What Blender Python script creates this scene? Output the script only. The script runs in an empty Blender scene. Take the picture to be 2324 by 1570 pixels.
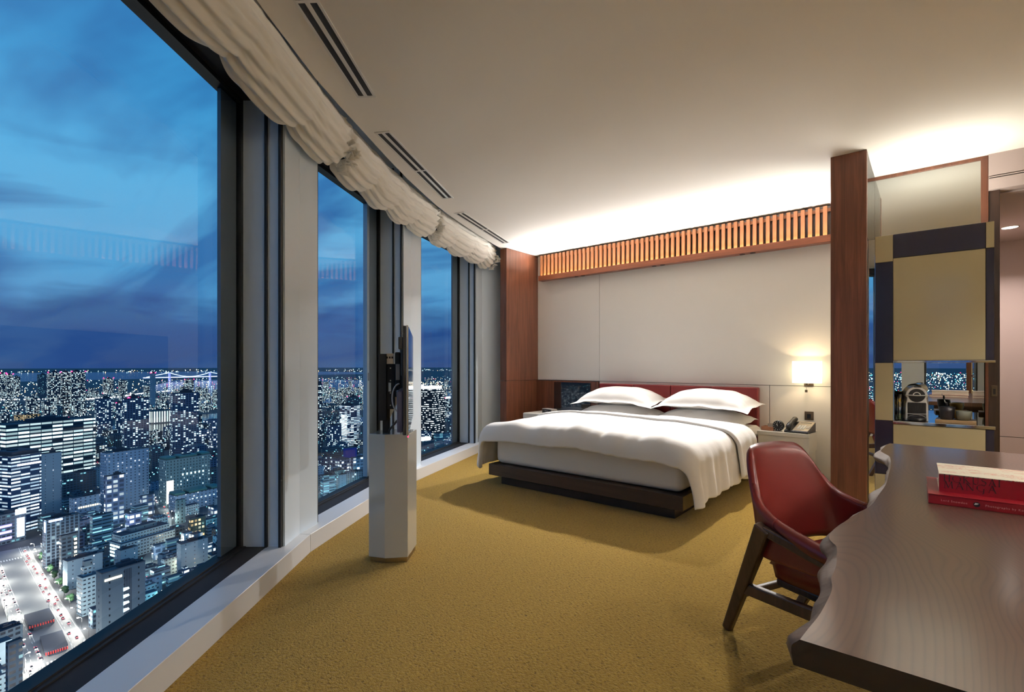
import bpy, math, random
from mathutils import Vector, Matrix
SC = bpy.context.scene
COL = SC.collection
PI = math.pi
R = math.radians

# ------------------------------------------------------------------ camera
cam_data = bpy.data.cameras.new('camera')
cam = bpy.data.objects.new('camera', cam_data)
COL.objects.link(cam)
cam.location = (0.0, 0.0, 1.10)
cam.rotation_euler = (R(90), 0, R(40))
cam_data.sensor_width = 36.0
cam_data.lens = 1130.0 / 2324.0 * 36.0
cam_data.shift_y = 43.0 / 2324.0
cam_data.clip_start = 0.05
cam_data.clip_end = 90000.0
SC.camera = cam

# ------------------------------------------------------------------ colour management
SC.view_settings.view_transform = 'Standard'
SC.view_settings.look = 'None'
SC.view_settings.exposure = 0.20
SC.view_settings.gamma = 1.0
SC.view_settings.use_curve_mapping = False
SC.cycles.use_denoising = True
SC.cycles.max_bounces = 10
SC.cycles.diffuse_bounces = 5
SC.cycles.glossy_bounces = 5
SC.cycles.transmission_bounces = 6
SC.cycles.transparent_max_bounces = 12
SC.cycles.caustics_reflective = False
SC.cycles.caustics_refractive = False
SC.cycles.sample_clamp_indirect = 6.0

# ------------------------------------------------------------------ node helpers
class NT:
    def __init__(self, tree):
        self.t = tree; self.n = tree.nodes; self.l = tree.links
    def node(self, typ, **kw):
        nd = self.n.new(typ)
        for k, v in kw.items():
            setattr(nd, k, v)
        return nd
    def put(self, sock, v):
        if v is None: return
        if hasattr(v, 'is_output') or isinstance(v, bpy.types.NodeSocket):
            self.l.new(v, sock)
        else:
            try: sock.default_value = v
            except Exception:
                sock.default_value = (*v, 1.0) if len(v) == 3 else v
    def math(self, op, a, b=None, c=None, clamp=False):
        nd = self.node('ShaderNodeMath', operation=op); nd.use_clamp = clamp
        self.put(nd.inputs[0], a)
        if b is not None: self.put(nd.inputs[1], b)
        if c is not None: self.put(nd.inputs[2], c)
        return nd.outputs[0]
    def vmath(self, op, a, b=None):
        nd = self.node('ShaderNodeVectorMath', operation=op)
        self.put(nd.inputs[0], a)
        if b is not None: self.put(nd.inputs[1], b)
        return nd.outputs[0]
    def mix(self, f, a, b):
        nd = self.node('ShaderNodeMix', data_type='RGBA')
        self.put(nd.inputs[0], f); self.put(nd.inputs[6], a); self.put(nd.inputs[7], b)
        return nd.outputs[2]
    def ramp(self, f, stops, interp='LINEAR'):
        nd = self.node('ShaderNodeValToRGB'); cr = nd.color_ramp; cr.interpolation = interp
        while len(cr.elements) < len(stops): cr.elements.new(0.5)
        for e, (p, c) in zip(cr.elements, stops):
            e.position = p; e.color = (*c, 1.0) if len(c) == 3 else c
        self.put(nd.inputs[0], f)
        return nd.outputs[0]
    def noise(self, vec, scale, detail=3.0, rough=0.5, dim='3D', distortion=0.0):
        nd = self.node('ShaderNodeTexNoise', noise_dimensions=dim)
        if vec is not None: self.put(nd.inputs['Vector'], vec)
        nd.inputs['Scale'].default_value = scale; nd.inputs['Detail'].default_value = detail
        nd.inputs['Roughness'].default_value = rough; nd.inputs['Distortion'].default_value = distortion
        return nd.outputs[0]
    def mapping(self, vec, loc=(0, 0, 0), rot=(0, 0, 0), scale=(1, 1, 1)):
        nd = self.node('ShaderNodeMapping')
        self.put(nd.inputs[0], vec)
        nd.inputs[1].default_value = loc; nd.inputs[2].default_value = rot; nd.inputs[3].default_value = scale
        return nd.outputs[0]
    def bump(self, h, strength=0.3, dist=0.01):
        nd = self.node('ShaderNodeBump'); nd.inputs['Strength'].default_value = strength
        nd.inputs['Distance'].default_value = dist
        self.put(nd.inputs['Height'], h)
        return nd.outputs[0]

def srgb(r, g, b):
    f = lambda v: (v / 255 / 12.92) if v / 255 <= 0.04045 else ((v / 255 + 0.055) / 1.055) ** 2.4
    return (f(r), f(g), f(b))

# ------------------------------------------------------------------ world: dusk sky with streaked cloud
W = bpy.data.worlds.new('dusk'); SC.world = W; W.use_nodes = True
w = NT(W.node_tree); w.n.clear()
tc = w.node('ShaderNodeTexCoord')
sep = w.node('ShaderNodeSeparateXYZ'); w.l.new(tc.outputs['Generated'], sep.inputs[0])
z = sep.outputs[2]
zc = w.math('MAXIMUM', z, 0.0)
base = w.ramp(zc, [(0.0, srgb(70, 96, 142)), (0.05, srgb(62, 104, 162)), (0.14, srgb(78, 150, 200)), (0.28, srgb(88, 168, 216)),
                   (0.42, srgb(66, 162, 218)), (0.62, srgb(40, 128, 194)), (1.0, srgb(26, 96, 170))])
den = w.math('ADD', zc, 0.12)
px_ = w.math('DIVIDE', sep.outputs[0], den); py_ = w.math('DIVIDE', sep.outputs[1], den)
cmb = w.node('ShaderNodeCombineXYZ'); w.l.new(px_, cmb.inputs[0]); w.l.new(py_, cmb.inputs[1])
cl = w.mapping(cmb.outputs[0], loc=(3.1, 0.4, 0), rot=(0, 0, R(-24)), scale=(0.34, 1.05, 1))
n1 = w.noise(cl, 1.25, 5.0, 0.52, distortion=0.5)
n2 = w.noise(cl, 0.55, 3.0, 0.5)
dark = w.ramp(n1, [(0.47, (0, 0, 0)), (0.60, (1, 1, 1))])
sky1 = w.mix(w.math('MULTIPLY', dark, 0.72), base, srgb(38, 84, 150))
lite = w.ramp(n2, [(0.45, (0, 0, 0)), (0.68, (1, 1, 1))])
sky2 = w.mix(w.math('MULTIPLY', lite, 0.30), sky1, srgb(112, 172, 214))
# dark cloud bank along the horizon, with an uneven top
az = w.math('ARCTAN2', sep.outputs[1], sep.outputs[0])
cb = w.node('ShaderNodeCombineXYZ'); w.l.new(w.math('MULTIPLY', az, 2.2), cb.inputs[0]); w.l.new(w.math('MULTIPLY', z, 9.0), cb.inputs[1])
n3 = w.noise(cb.outputs[0], 1.6, 4.0, 0.55)
bank = w.ramp(w.math('SUBTRACT', w.math('MULTIPLY', n3, 0.20), zc), [(0.0, (0, 0, 0)), (0.035, (1, 1, 1))])
sky3 = w.mix(w.math('MULTIPLY', bank, 0.55), sky2, srgb(28, 54, 112))
cs = w.node('ShaderNodeCombineXYZ'); w.l.new(w.math('MULTIPLY', az, 1.7), cs.inputs[0]); w.l.new(w.math('ADD', w.math('MULTIPLY', z, 11.0), w.math('MULTIPLY', az, 0.8)), cs.inputs[1])
n4 = w.noise(cs.outputs[0], 1.3, 4.0, 0.5, distortion=0.3)
win = w.ramp(zc, [(0.08, (0, 0, 0)), (0.14, (1, 1, 1)), (0.26, (1, 1, 1)), (0.40, (0, 0, 0))])
stk = w.math('MULTIPLY', w.ramp(n4, [(0.52, (0, 0, 0)), (0.66, (1, 1, 1))]), win)
sky3 = w.mix(w.math('MULTIPLY', stk, 0.55), sky3, srgb(36, 82, 146))
bg = w.node('ShaderNodeBackground'); w.put(bg.inputs[0], sky3); bg.inputs[1].default_value = 1.0
wo = w.node('ShaderNodeOutputWorld'); w.l.new(bg.outputs[0], wo.inputs[0])

# ------------------------------------------------------------------ lights of the room
def area(name, loc, rot, sx, sy, power, col, spread=180):
    d = bpy.data.lights.new(name, 'AREA'); d.shape = 'RECTANGLE'; d.size = sx; d.size_y = sy
    d.energy = power; d.color = col; d.spread = R(spread)
    o = bpy.data.objects.new(name, d); COL.objects.link(o); o.location = loc; o.rotation_euler = rot
    return o
def spot(name, loc, target, power, col, angle=80, blend=0.6, size=0.03):
    d = bpy.data.lights.new(name, 'SPOT'); d.energy = power; d.color = col; d.spot_size = R(angle); d.spot_blend = blend
    d.shadow_soft_size = size
    o = bpy.data.objects.new(name, d); COL.objects.link(o); o.location = loc
    o.rotation_euler = (Vector(target) - Vector(loc)).to_track_quat('-Z', 'Y').to_euler()
    return o
def point(name, loc, power, col, size=0.03):
    d = bpy.data.lights.new(name, 'POINT'); d.energy = power; d.color = col; d.shadow_soft_size = size
    o = bpy.data.objects.new(name, d); COL.objects.link(o); o.location = loc
    return o
WARM = (1.0, 0.80, 0.58); WARM2 = (1.0, 0.965, 0.93); WARM3 = (1.0, 0.72, 0.42)
# strip lamp lying in the bottom board of the slat screen, shining up along the slats to the ceiling
area('slat_lamp', (-2.30, 5.387, 2.301), (R(215), 0, 0), 3.44, 0.018, 112, WARM2, 110)
area('slat_glow_lamp', (-2.30, 5.389, 2.3005), (R(180), 0, 0), 3.44, 0.010, 6, (1.0, 0.80, 0.55))
# downlights sunk in the slat screen's bottom board
for i, x in enumerate((-3.42, -2.37, -1.42)):
    o = area('bed_downlight', (x, 5.395, 2.222), (0, 0, 0), 0.05, 0.05, 15, WARM2, 78)
    o.rotation_euler = (Vector((x, 3.75, 0.35)) - o.location).to_track_quat('-Z', 'Y').to_euler()
# up-lamp on top of the minibar cabinet
area('cabinet_uplight', (0.0, 4.62, 2.06), (R(180), 0, 0), 0.42, 0.20, 9.5, (1.0, 0.93, 0.80))
# unseen strip lamp added at the right wall to lift the room light
area('side_fill_lamp', (2.50, 1.4, 2.30), (R(180), R(25), 0), 0.06, 5.4, 138, (1.0, 0.925, 0.83))
# unseen ceiling lamps added over desk and entrance area as fill light
for i, (x, y, p, a) in enumerate(((0.95, 3.2, 13, 100), (0.95, 1.6, 8, 100), (1.9, 0.2, 6, 110))):
    area('ceiling_downlight', (x, y, 2.592), (0, 0, 0), 0.16, 0.16, p, WARM2, a)
area('corridor_downlight', (0.551, 6.297, 2.325), (0, 0, 0), 0.09, 0.09, 18, (1.0, 0.86, 0.78), 130)

# ------------------------------------------------------------------ mesh helpers
class MB:
    def __init__(self): self.v = []; self.f = []; self.m = []; self.s = []
    def add(self, vs, fs, mi=0, smooth=False):
        b = len(self.v); self.v += [tuple(p) for p in vs]
        for f in fs:
            self.f.append([b + i for i in f]); self.m.append(mi); self.s.append(smooth)
        return self
    def box(self, x0, x1, y0, y1, z0, z1, mi=0):
        v = [(x, y, z) for z in (z0, z1) for y in (y0, y1) for x in (x0, x1)]
        return self.add(v, [(0, 2, 3, 1), (4, 5, 7, 6), (0, 1, 5, 4), (1, 3, 7, 5), (3, 2, 6, 7), (2, 0, 4, 6)], mi)
    def obox(self, c, ax, ay, az, sx, sy, sz, mi=0):
        c = Vector(c); ax = Vector(ax).normalized() * sx / 2; ay = Vector(ay).normalized() * sy / 2; az = Vector(az).normalized() * sz / 2
        v = [c + ax * a + ay * b + az * d for d in (-1, 1) for b in (-1, 1) for a in (-1, 1)]
        return self.add(v, [(0, 2, 3, 1), (4, 5, 7, 6), (0, 1, 5, 4), (1, 3, 7, 5), (3, 2, 6, 7), (2, 0, 4, 6)], mi)
    def bar(self, a, b, w, h, up=(0, 0, 1), mi=0, w2=None, h2=None):
        a = Vector(a); b = Vector(b); d = (b - a).normalized(); s = d.cross(Vector(up)).normalized(); u = s.cross(d).normalized()
        w2 = w if w2 is None else w2; h2 = h if h2 is None else h2
        v = []
        for p, ww, hh in ((a, w, h), (b, w2, h2)):
            for i, j in ((-1, -1), (1, -1), (1, 1), (-1, 1)):
                v.append(p + s * i * ww / 2 + u * j * hh / 2)
        return self.add(v, [(3, 2, 1, 0), (4, 5, 6, 7), (0, 1, 5, 4), (1, 2, 6, 5), (2, 3, 7, 6), (3, 0, 4, 7)], mi)
    def prism(self, poly, z0, z1, mi=0, edge_mi=None, cap_mi=None):
        n = len(poly)
        ar = sum(poly[i][0] * poly[(i + 1) % n][1] - poly[(i + 1) % n][0] * poly[i][1] for i in range(n))
        if ar < 0:
            poly = list(reversed(poly))
            if edge_mi: edge_mi = list(reversed(edge_mi[:-1])) + [edge_mi[-1]]
        v = [(p[0], p[1], z0) for p in poly] + [(p[0], p[1], z1) for p in poly]
        self.add(v, [list(range(n - 1, -1, -1)), list(range(n, 2 * n))], mi if cap_mi is None else cap_mi)
        b = len(self.v) - 2 * n
        for i in range(n):
            j = (i + 1) % n
            self.f.append([b + i, b + j, b + n + j, b + n + i]); self.m.append(edge_mi[i] if edge_mi else mi); self.s.append(False)
        return self
    def lathe(self, prof, c=(0, 0, 0), n=24, mi=0, smooth=True, axis='z', cap=True):
        vs = []; fs = []
        for (r, h) in prof:
            for k in range(n):
                a = 2 * PI * k / n
                p = (r * math.cos(a), r * math.sin(a), h)
                if axis == 'y': p = (p[0], h, p[1])
                if axis == 'x': p = (h, p[0], p[1])
                vs.append((c[0] + p[0], c[1] + p[1], c[2] + p[2]))
        for i in range(len(prof) - 1):
            for k in range(n):
                q = [i * n + k, i * n + (k + 1) % n, (i + 1) * n + (k + 1) % n, (i + 1) * n + k]
                fs.append(q if axis != 'y' else q[::-1])
        self.add(vs, fs, mi, smooth)
        if cap:
            b = len(self.v) - len(vs)
            for s, e in ((0, True), ((len(prof) - 1) * n, False)):
                f = [b + s + k for k in range(n)]
                if e != (axis == 'y'): f = f[::-1]
                self.f.append(f); self.m.append(mi); self.s.append(False)
        return self
    def grid(self, fn, nu, nv, mi=0, smooth=True, close_u=False):
        vs = [fn(i / nu, j / nv) for j in range(nv + 1) for i in range(nu + (0 if close_u else 1))]
        w_ = nu if close_u else nu + 1; fs = []
        for j in range(nv):
            for i in range(nu):
                i2 = (i + 1) % w_
                fs.append((j * w_ + i, j * w_ + i2, (j + 1) * w_ + i2, (j + 1) * w_ + i))
        return self.add(vs, fs, mi, smooth)
    def tube(self, path, r, n=8, mi=0, cap=True):
        path = [Vector(p) for p in path]; rs = r if isinstance(r, (list, tuple)) else [r] * len(path)
        vs = []; prev = None
        for i, p in enumerate(path):
            d = (path[min(i + 1, len(path) - 1)] - path[max(i - 1, 0)]).normalized()
            s = d.cross(Vector((0, 0, 1)))
            if s.length < 1e-3: s = d.cross(Vector((0, 1, 0)))
            s.normalize()
            if prev is not None and s.dot(prev) < 0: s = -s
            prev = s
            u = s.cross(d)
            for k in range(n):
                a = 2 * PI * k / n
                vs.append(p + (s * math.cos(a) + u * math.sin(a)) * rs[i])
        fs = [(i * n + k, i * n + (k + 1) % n, (i + 1) * n + (k + 1) % n, (i + 1) * n + k) for i in range(len(path) - 1) for k in range(n)]
        self.add(vs, fs, mi, True)
        if cap:
            b = len(self.v) - len(vs)
            self.f.append([b + k for k in range(n)][::-1]); self.m.append(mi); self.s.append(False)
            self.f.append([b + (len(path) - 1) * n + k for k in range(n)]); self.m.append(mi); self.s.append(False)
        return self
    def build(self, name, mats, parent=None, bevel=0, seg=2, subsurf=0, loc=None, solid=0, solid_off=0, weld=False):
        me = bpy.data.meshes.new(name)
        me.from_pydata(self.v, [], self.f)
        mats = mats if isinstance(mats, (list, tuple)) else [mats]
        for m in mats: me.materials.append(m)
        me.polygons.foreach_set('material_index', self.m)
        me.polygons.foreach_set('use_smooth', self.s)
        me.update()
        o = bpy.data.objects.new(name, me); COL.objects.link(o)
        if loc is not None: o.location = loc
        if parent is not None: o.parent = parent
        if weld:
            md = o.modifiers.new('weld', 'WELD'); md.merge_threshold = 1e-5
        if solid:
            md = o.modifiers.new('solid', 'SOLIDIFY'); md.thickness = solid; md.offset = solid_off
        if bevel:
            md = o.modifiers.new('bevel', 'BEVEL'); md.width = bevel; md.segments = seg; md.limit_method = 'ANGLE'; md.angle_limit = R(40)
            md.harden_normals = False
        if subsurf:
            md = o.modifiers.new('sub', 'SUBSURF'); md.levels = subsurf; md.render_levels = subsurf
        return o

def tag(o, label, cat, group=None, kind=None):
    o['label'] = label; o['category'] = cat
    if group: o['group'] = group
    if kind: o['kind'] = kind
    return o
def thing(name, label, cat, loc=(0, 0, 0), rz=0.0, group=None, kind=None):
    o = bpy.data.objects.new(name, None); COL.objects.link(o); o.location = loc; o.rotation_euler = (0, 0, rz)
    o.empty_display_size = 0.1
    return tag(o, label, cat, group, kind)
def part_label(o, s): o['label'] = s; return o

# ------------------------------------------------------------------ materials
def new_mat(name):
    m = bpy.data.materials.new(name); m.use_nodes = True
    t = NT(m.node_tree); b = t.n['Principled BSDF']
    return m, t, b
def simple(name, col, rough=0.5, metal=0.0, bump=0.0, bscale=200.0, bdist=0.002, var=0.0, vscale=3.0, coat=0.0, spec=0.5, sheen=0.0):
    m, t, b = new_mat(name)
    b.inputs['Base Color'].default_value = (*col, 1); b.inputs['Roughness'].default_value = rough
    b.inputs['Metallic'].default_value = metal; b.inputs['Coat Weight'].default_value = coat
    b.inputs['Coat Roughness'].default_value = 0.08
    b.inputs['Specular IOR Level'].default_value = spec; b.inputs['Sheen Weight'].default_value = sheen
    tc = t.node('ShaderNodeTexCoord').outputs['Object']
    if var:
        f = t.noise(tc, vscale, 4.0)
        t.put(b.inputs['Base Color'], t.mix(f, tuple(c * (1 - var) for c in col), tuple(min(1, c * (1 + var)) for c in col)))
    if bump:
        t.put(b.inputs['Normal'], t.bump(t.noise(tc, bscale, 2.0), bump, bdist))
    return m
def glow(name, col, strength, sample=True):
    m, t, b = new_mat(name)
    b.inputs['Base Color'].default_value = (*[c * 0.6 for c in col], 1)
    b.inputs['Emission Color'].default_value = (*col, 1); b.inputs['Emission Strength'].default_value = strength
    if not sample: m.cycles.emission_sampling = 'NONE'
    return m
def wood(name, c1, c2, c3, axis='z', scale=1.0, rough=0.42, coat=0.12):
    m, t, b = new_mat(name)
    tc = t.node('ShaderNodeTexCoord').outputs['Object']
    sc = {'z': (9, 9, 0.55), 'x': (0.55, 9, 9), 'y': (9, 0.55, 9)}[axis]
    v = t.mapping(tc, scale=tuple(s * scale for s in sc))
    g1 = t.noise(v, 3.0, 6.0, 0.62, distortion=0.6)
    v2 = t.mapping(tc, scale=tuple(s * scale * (6 if s > 1 else 1.4) for s in sc))
    g2 = t.noise(v2, 3.0, 4.0, 0.6)
    f = t.math('ADD', t.math('MULTIPLY', g1, 0.7), t.math('MULTIPLY', g2, 0.3))
    t.put(b.inputs['Base Color'], t.ramp(f, [(0.32, c1), (0.5, c2), (0.68, c3)]))
    b.inputs['Roughness'].default_value = rough; b.inputs['Coat Weight'].default_value = coat; b.inputs['Coat Roughness'].default_value = 0.2
    t.put(b.inputs['Normal'], t.bump(g2, 0.08, 0.001))
    return m

M = {}
M['white_wall'] = simple('white_wall', (0.86, 0.83, 0.78), 0.62, bump=0.05, bscale=260)
M['ceiling'] = simple('ceiling', (0.82, 0.79, 0.745), 0.85, bump=0.04, bscale=300)
M['groove'] = simple('groove', (0.10, 0.09, 0.08), 0.8)
M['facade_skytint'] = simple('facade_skytint', (0.74, 0.85, 0.97), 0.36, metal=0.0, bump=0.02, bscale=500)  # white paint with the blue of the sky light mixed into its colour
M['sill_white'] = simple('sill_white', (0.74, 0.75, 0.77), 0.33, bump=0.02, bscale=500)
M['dark_alu'] = simple('dark_alu', (0.022, 0.022, 0.026), 0.6, metal=0.0, spec=0.12, bump=0.02, bscale=400)
M['gasket'] = simple('gasket', (0.006, 0.006, 0.008), 0.6)
M['mullion'] = simple('mullion', (0.20, 0.25, 0.31), 0.5)
M['walnut'] = wood('walnut', srgb(72, 39, 25), srgb(98, 57, 38), srgb(122, 75, 53))
M['walnut_x'] = wood('walnut_x', srgb(92, 46, 26), srgb(122, 66, 40), srgb(146, 84, 54), axis='x')
M['slat_wood'] = wood('slat_wood', srgb(120, 72, 42), srgb(146, 92, 56), srgb(166, 110, 72))
M['dark_wood'] = wood('dark_wood', srgb(34, 20, 14), srgb(48, 30, 21), srgb(62, 40, 28))
M['wenge'] = wood('wenge', srgb(38, 27, 20), srgb(50, 36, 27), srgb(60, 44, 33), axis='x', rough=0.45)
M['oak'] = wood('oak', srgb(176, 140, 96), srgb(196, 160, 114), srgb(206, 172, 128), axis='x', scale=2)
M['box_wood'] = wood('box_wood', srgb(120, 72, 46), srgb(146, 94, 62), srgb(160, 108, 74), axis='x', scale=3)
M['white_lacquer'] = simple('white_lacquer', (0.78, 0.74, 0.66), 0.30, coat=0.2)
M['post_lacquer'] = simple('post_lacquer', (0.56, 0.55, 0.50), 0.08, coat=0.9)
M['bronze'] = simple('bronze', (0.20, 0.15, 0.10), 0.3, metal=0.9)
M['brass'] = simple('brass', (0.42, 0.33, 0.20), 0.32, metal=0.95)
M['chrome'] = simple('chrome', (0.86, 0.86, 0.87), 0.05, metal=1.0)
M['steel'] = simple('steel', (0.55, 0.55, 0.56), 0.3, metal=1.0)
M['mirror'] = simple('mirror', (0.90, 0.91, 0.90), 0.005, metal=1.0)
M['mirror_tint'] = simple('mirror_tint', (0.90, 0.925, 0.88), 0.02, metal=1.0)
M['black_glass'] = simple('black_glass', (0.006, 0.007, 0.010), 0.02, coat=1.0, spec=1.0)
M['screen'] = simple('screen', (0.010, 0.011, 0.014), 0.06, spec=0.8)
M['black_plastic'] = simple('black_plastic', (0.008, 0.008, 0.010), 0.38)
M['black_matte'] = simple('black_matte', (0.008, 0.008, 0.010), 0.6)
M['blue_plastic'] = simple('blue_plastic', (0.045, 0.050, 0.11), 0.4)
M['grey_plastic'] = simple('grey_plastic', (0.32, 0.30, 0.28), 0.4)
M['white_plastic'] = simple('white_plastic', (0.80, 0.79, 0.77), 0.22, coat=0.4)
M['cable_white'] = simple('cable_white', (0.60, 0.60, 0.60), 0.45)
M['red_leather'] = simple('red_leather', (0.150, 0.012, 0.010), 0.34, bump=0.08, bscale=420, var=0.10, vscale=6, coat=0.10)
M['red_headboard'] = simple('red_headboard', (0.19, 0.012, 0.012), 0.42, bump=0.06, bscale=300, var=0.08, vscale=3)
M['linen'] = simple('linen', (0.80, 0.775, 0.745), 0.85, bump=0.16, bscale=28, bdist=0.006, sheen=0.2)
M['linen_shadow'] = simple('linen_smooth', (0.84, 0.80, 0.74), 0.85, bump=0.08, bscale=16, bdist=0.006)  # mattress linen, smoother and slightly paler than the bedding
M['sheer'] = simple('sheer', (0.82, 0.80, 0.74), 0.9, bump=0.10, bscale=60, sheen=0.3)
M['cream_panel'] = simple('cream_panel', srgb(190, 178, 142), 0.16, coat=0.5)
M['blue_panel'] = simple('blue_panel', srgb(38, 37, 54), 0.14, coat=0.5)
M['pink_wall'] = simple('pink_wall', (0.42, 0.345, 0.325), 0.6)
M['ceramic_black'] = simple('ceramic_black', (0.022, 0.020, 0.026), 0.32)
M['celadon'] = simple('celadon', (0.22, 0.22, 0.17), 0.4)
M['ochre_reflection'] = simple('ochre_reflection', (0.45, 0.27, 0.07), 0.4)
M['lamp_shade'] = glow('lamp_shade', (1.0, 0.86, 0.56), 2.6)
M['lamp_disc'] = glow('lamp_disc', (1.0, 0.93, 0.85), 12.0)
M['phone_body'] = simple('phone_body', (0.30, 0.255, 0.20), 0.35, metal=0.4)
M['dial_white'] = simple('dial_white', (0.75, 0.75, 0.72), 0.5)
M['book_red'] = simple('book_red', (0.27, 0.006, 0.014), 0.32, coat=0.2)
M['book_crimson'] = simple('book_crimson', (0.27, 0.007, 0.014), 0.38, coat=0.15)
M['ink'] = simple('ink', (0.012, 0.010, 0.010), 0.5)
M['pink_ink'] = simple('pink_ink', (0.72, 0.42, 0.40), 0.5)
M['paper'] = simple('paper', (0.74, 0.67, 0.52), 0.7, bump=0.2, bscale=500)

def mat_cover():
    m, t, b = new_mat('printed_cover')
    tc = t.node('ShaderNodeTexCoord').outputs['Object']
    v = t.mapping(tc, scale=(7, 22, 1))
    a = t.noise(v, 1.7, 2.0, 0.5, distortion=1.2)
    lines = t.math('FRACT', t.math('MULTIPLY', a, 13.0))
    thin = t.math('LESS_THAN', lines, 0.24)
    zone = t.ramp(t.noise(v, 0.8, 1.0), [(0.46, (0, 0, 0)), (0.52, (1, 1, 1))])
    t.put(b.inputs['Base Color'], t.mix(t.math('MULTIPLY', thin, zone), (0.78, 0.72, 0.56, 1), (0.62, 0.17, 0.11, 1)))
    b.inputs['Roughness'].default_value = 0.45
    return m
M['printed_cover'] = mat_cover()

def mat_carpet():
    m, t, b = new_mat('carpet')
    tc = t.node('ShaderNodeTexCoord').outputs['Object']
    big = t.noise(tc, 2.2, 4.0, 0.6)
    wob = t.mapping(tc, rot=(0, 0, R(40)), scale=(80, 110, 80))
    loops = t.noise(wob, 1.0, 2.5, 0.6, distortion=0.5)
    fine = t.noise(tc, 260.0, 2.0, 0.7)
    h = t.math('ADD', t.math('MULTIPLY', loops, 0.75), t.math('MULTIPLY', fine, 0.25))
    shade = t.ramp(h, [(0.34, (0.11, 0.058, 0.007)), (0.43, (0.315, 0.190, 0.026)), (0.55, (0.38, 0.238, 0.035)), (0.70, (0.47, 0.31, 0.056))])  # shade between the loops put into the colour: dark valleys, paler tips
    t.put(b.inputs['Base Color'], t.mix(t.math('MULTIPLY', big, 0.22), shade, (0.35, 0.21, 0.029, 1)))
    b.inputs['Roughness'].default_value = 0.95; b.inputs['Specular IOR Level'].default_value = 0.1
    b.inputs['Sheen Weight'].default_value = 0.15
    t.put(b.inputs['Normal'], t.bump(h, 0.9, 0.014))
    return m
M['carpet'] = mat_carpet()

def mat_desk():
    m, t, b = new_mat('desk_walnut')
    tc = t.node('ShaderNodeTexCoord').outputs['Object']
    v = t.mapping(tc, loc=(0.2, 0.35, 0), scale=(1.5, 0.85, 1.0))
    sx = t.node('ShaderNodeSeparateXYZ'); t.l.new(tc, sx.inputs[0])
    warp = t.math('SUBTRACT', t.noise(v, 1.5, 2.0, 0.42, distortion=0.4), 0.5)
    small = t.math('MULTIPLY', t.noise(t.mapping(tc, scale=(7, 3, 1)), 1.6, 2.0), 0.010)
    field = t.math('ADD', t.math('ADD', sx.outputs[0], t.math('MULTIPLY', sx.outputs[1], 0.05)), t.math('ADD', t.math('MULTIPLY', warp, 0.52), small))
    rings = t.math('FRACT', t.math('MULTIPLY', field, 78.0))
    ring = t.ramp(rings, [(0.0, (0.036, 0.016, 0.009)), (0.25, (0.080, 0.038, 0.021)), (0.75, (0.092, 0.045, 0.025)), (1.0, (0.048, 0.022, 0.012))])
    fib = t.noise(t.mapping(tc, scale=(120, 6, 40)), 1.0, 3.0, 0.6)
    tone = t.ramp(t.noise(t.mapping(tc, scale=(1.6, 1.0, 1)), 1.6, 3.0), [(0.3, (0.050, 0.030, 0.022)), (0.7, (0.130, 0.062, 0.033))])
    c = t.mix(0.34, ring, tone)
    c = t.mix(t.math('MULTIPLY', fib, 0.22), c, (0.050, 0.028, 0.020, 1))
    t.put(b.inputs['Base Color'], c)
    b.inputs['Roughness'].default_value = 0.34; b.inputs['Coat Weight'].default_value = 0.7; b.inputs['Coat Roughness'].default_value = 0.15
    t.put(b.inputs['Normal'], t.bump(fib, 0.05, 0.001))
    return m
M['desk'] = mat_desk()
M['bark'] = simple('live_edge', (0.085, 0.048, 0.033), 0.55, bump=0.4, bscale=26, bdist=0.006, var=0.25, vscale=12)
M['chair_wood'] = wood('chair_wood', srgb(48, 33, 24), srgb(66, 47, 35), srgb(82, 60, 46), rough=0.42)

def mat_glass(name, tint, ior=1.5):
    m, t, b = new_mat(name); t.n.remove(b)
    tr = t.node('ShaderNodeBsdfTransparent'); tr.inputs[0].default_value = (*tint, 1)
    gl = t.node('ShaderNodeBsdfGlossy'); gl.inputs['Roughness'].default_value = 0.0
    fr = t.node('ShaderNodeFresnel'); fr.inputs[0].default_value = ior
    mx = t.node('ShaderNodeMixShader')
    t.l.new(fr.outputs[0], mx.inputs[0]); t.l.new(tr.outputs[0], mx.inputs[1]); t.l.new(gl.outputs[0], mx.inputs[2])
    t.l.new(mx.outputs[0], t.n['Material Output'].inputs[0])
    return m
M['glass'] = mat_glass('window_glass', (0.93, 0.97, 0.98), 1.42)
M['fin_glass'] = mat_glass('fin_glass', (0.86, 0.94, 0.90), 1.45)
# ================================================================== ROOM
CH = 2.60          # ceiling height
YW = 5.50          # wall behind the bed
# ---- facade: a row of straight modules turning 9.3 degrees at each pier
L = 1.842
LEN = [1.842, 1.25, 2.50, 1.842, 1.842]     # module lengths
ANG = [149.2, 139.9, 130.62, 121.13, 112.13]
J = {2: Vector((-2.787, 1.479))}
def dvec(a): return Vector((math.cos(R(a)), math.sin(R(a))))
J[3] = J[2] + dvec(ANG[3]) * L
J[4] = J[3] + dvec(ANG[4]) * L
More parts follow.
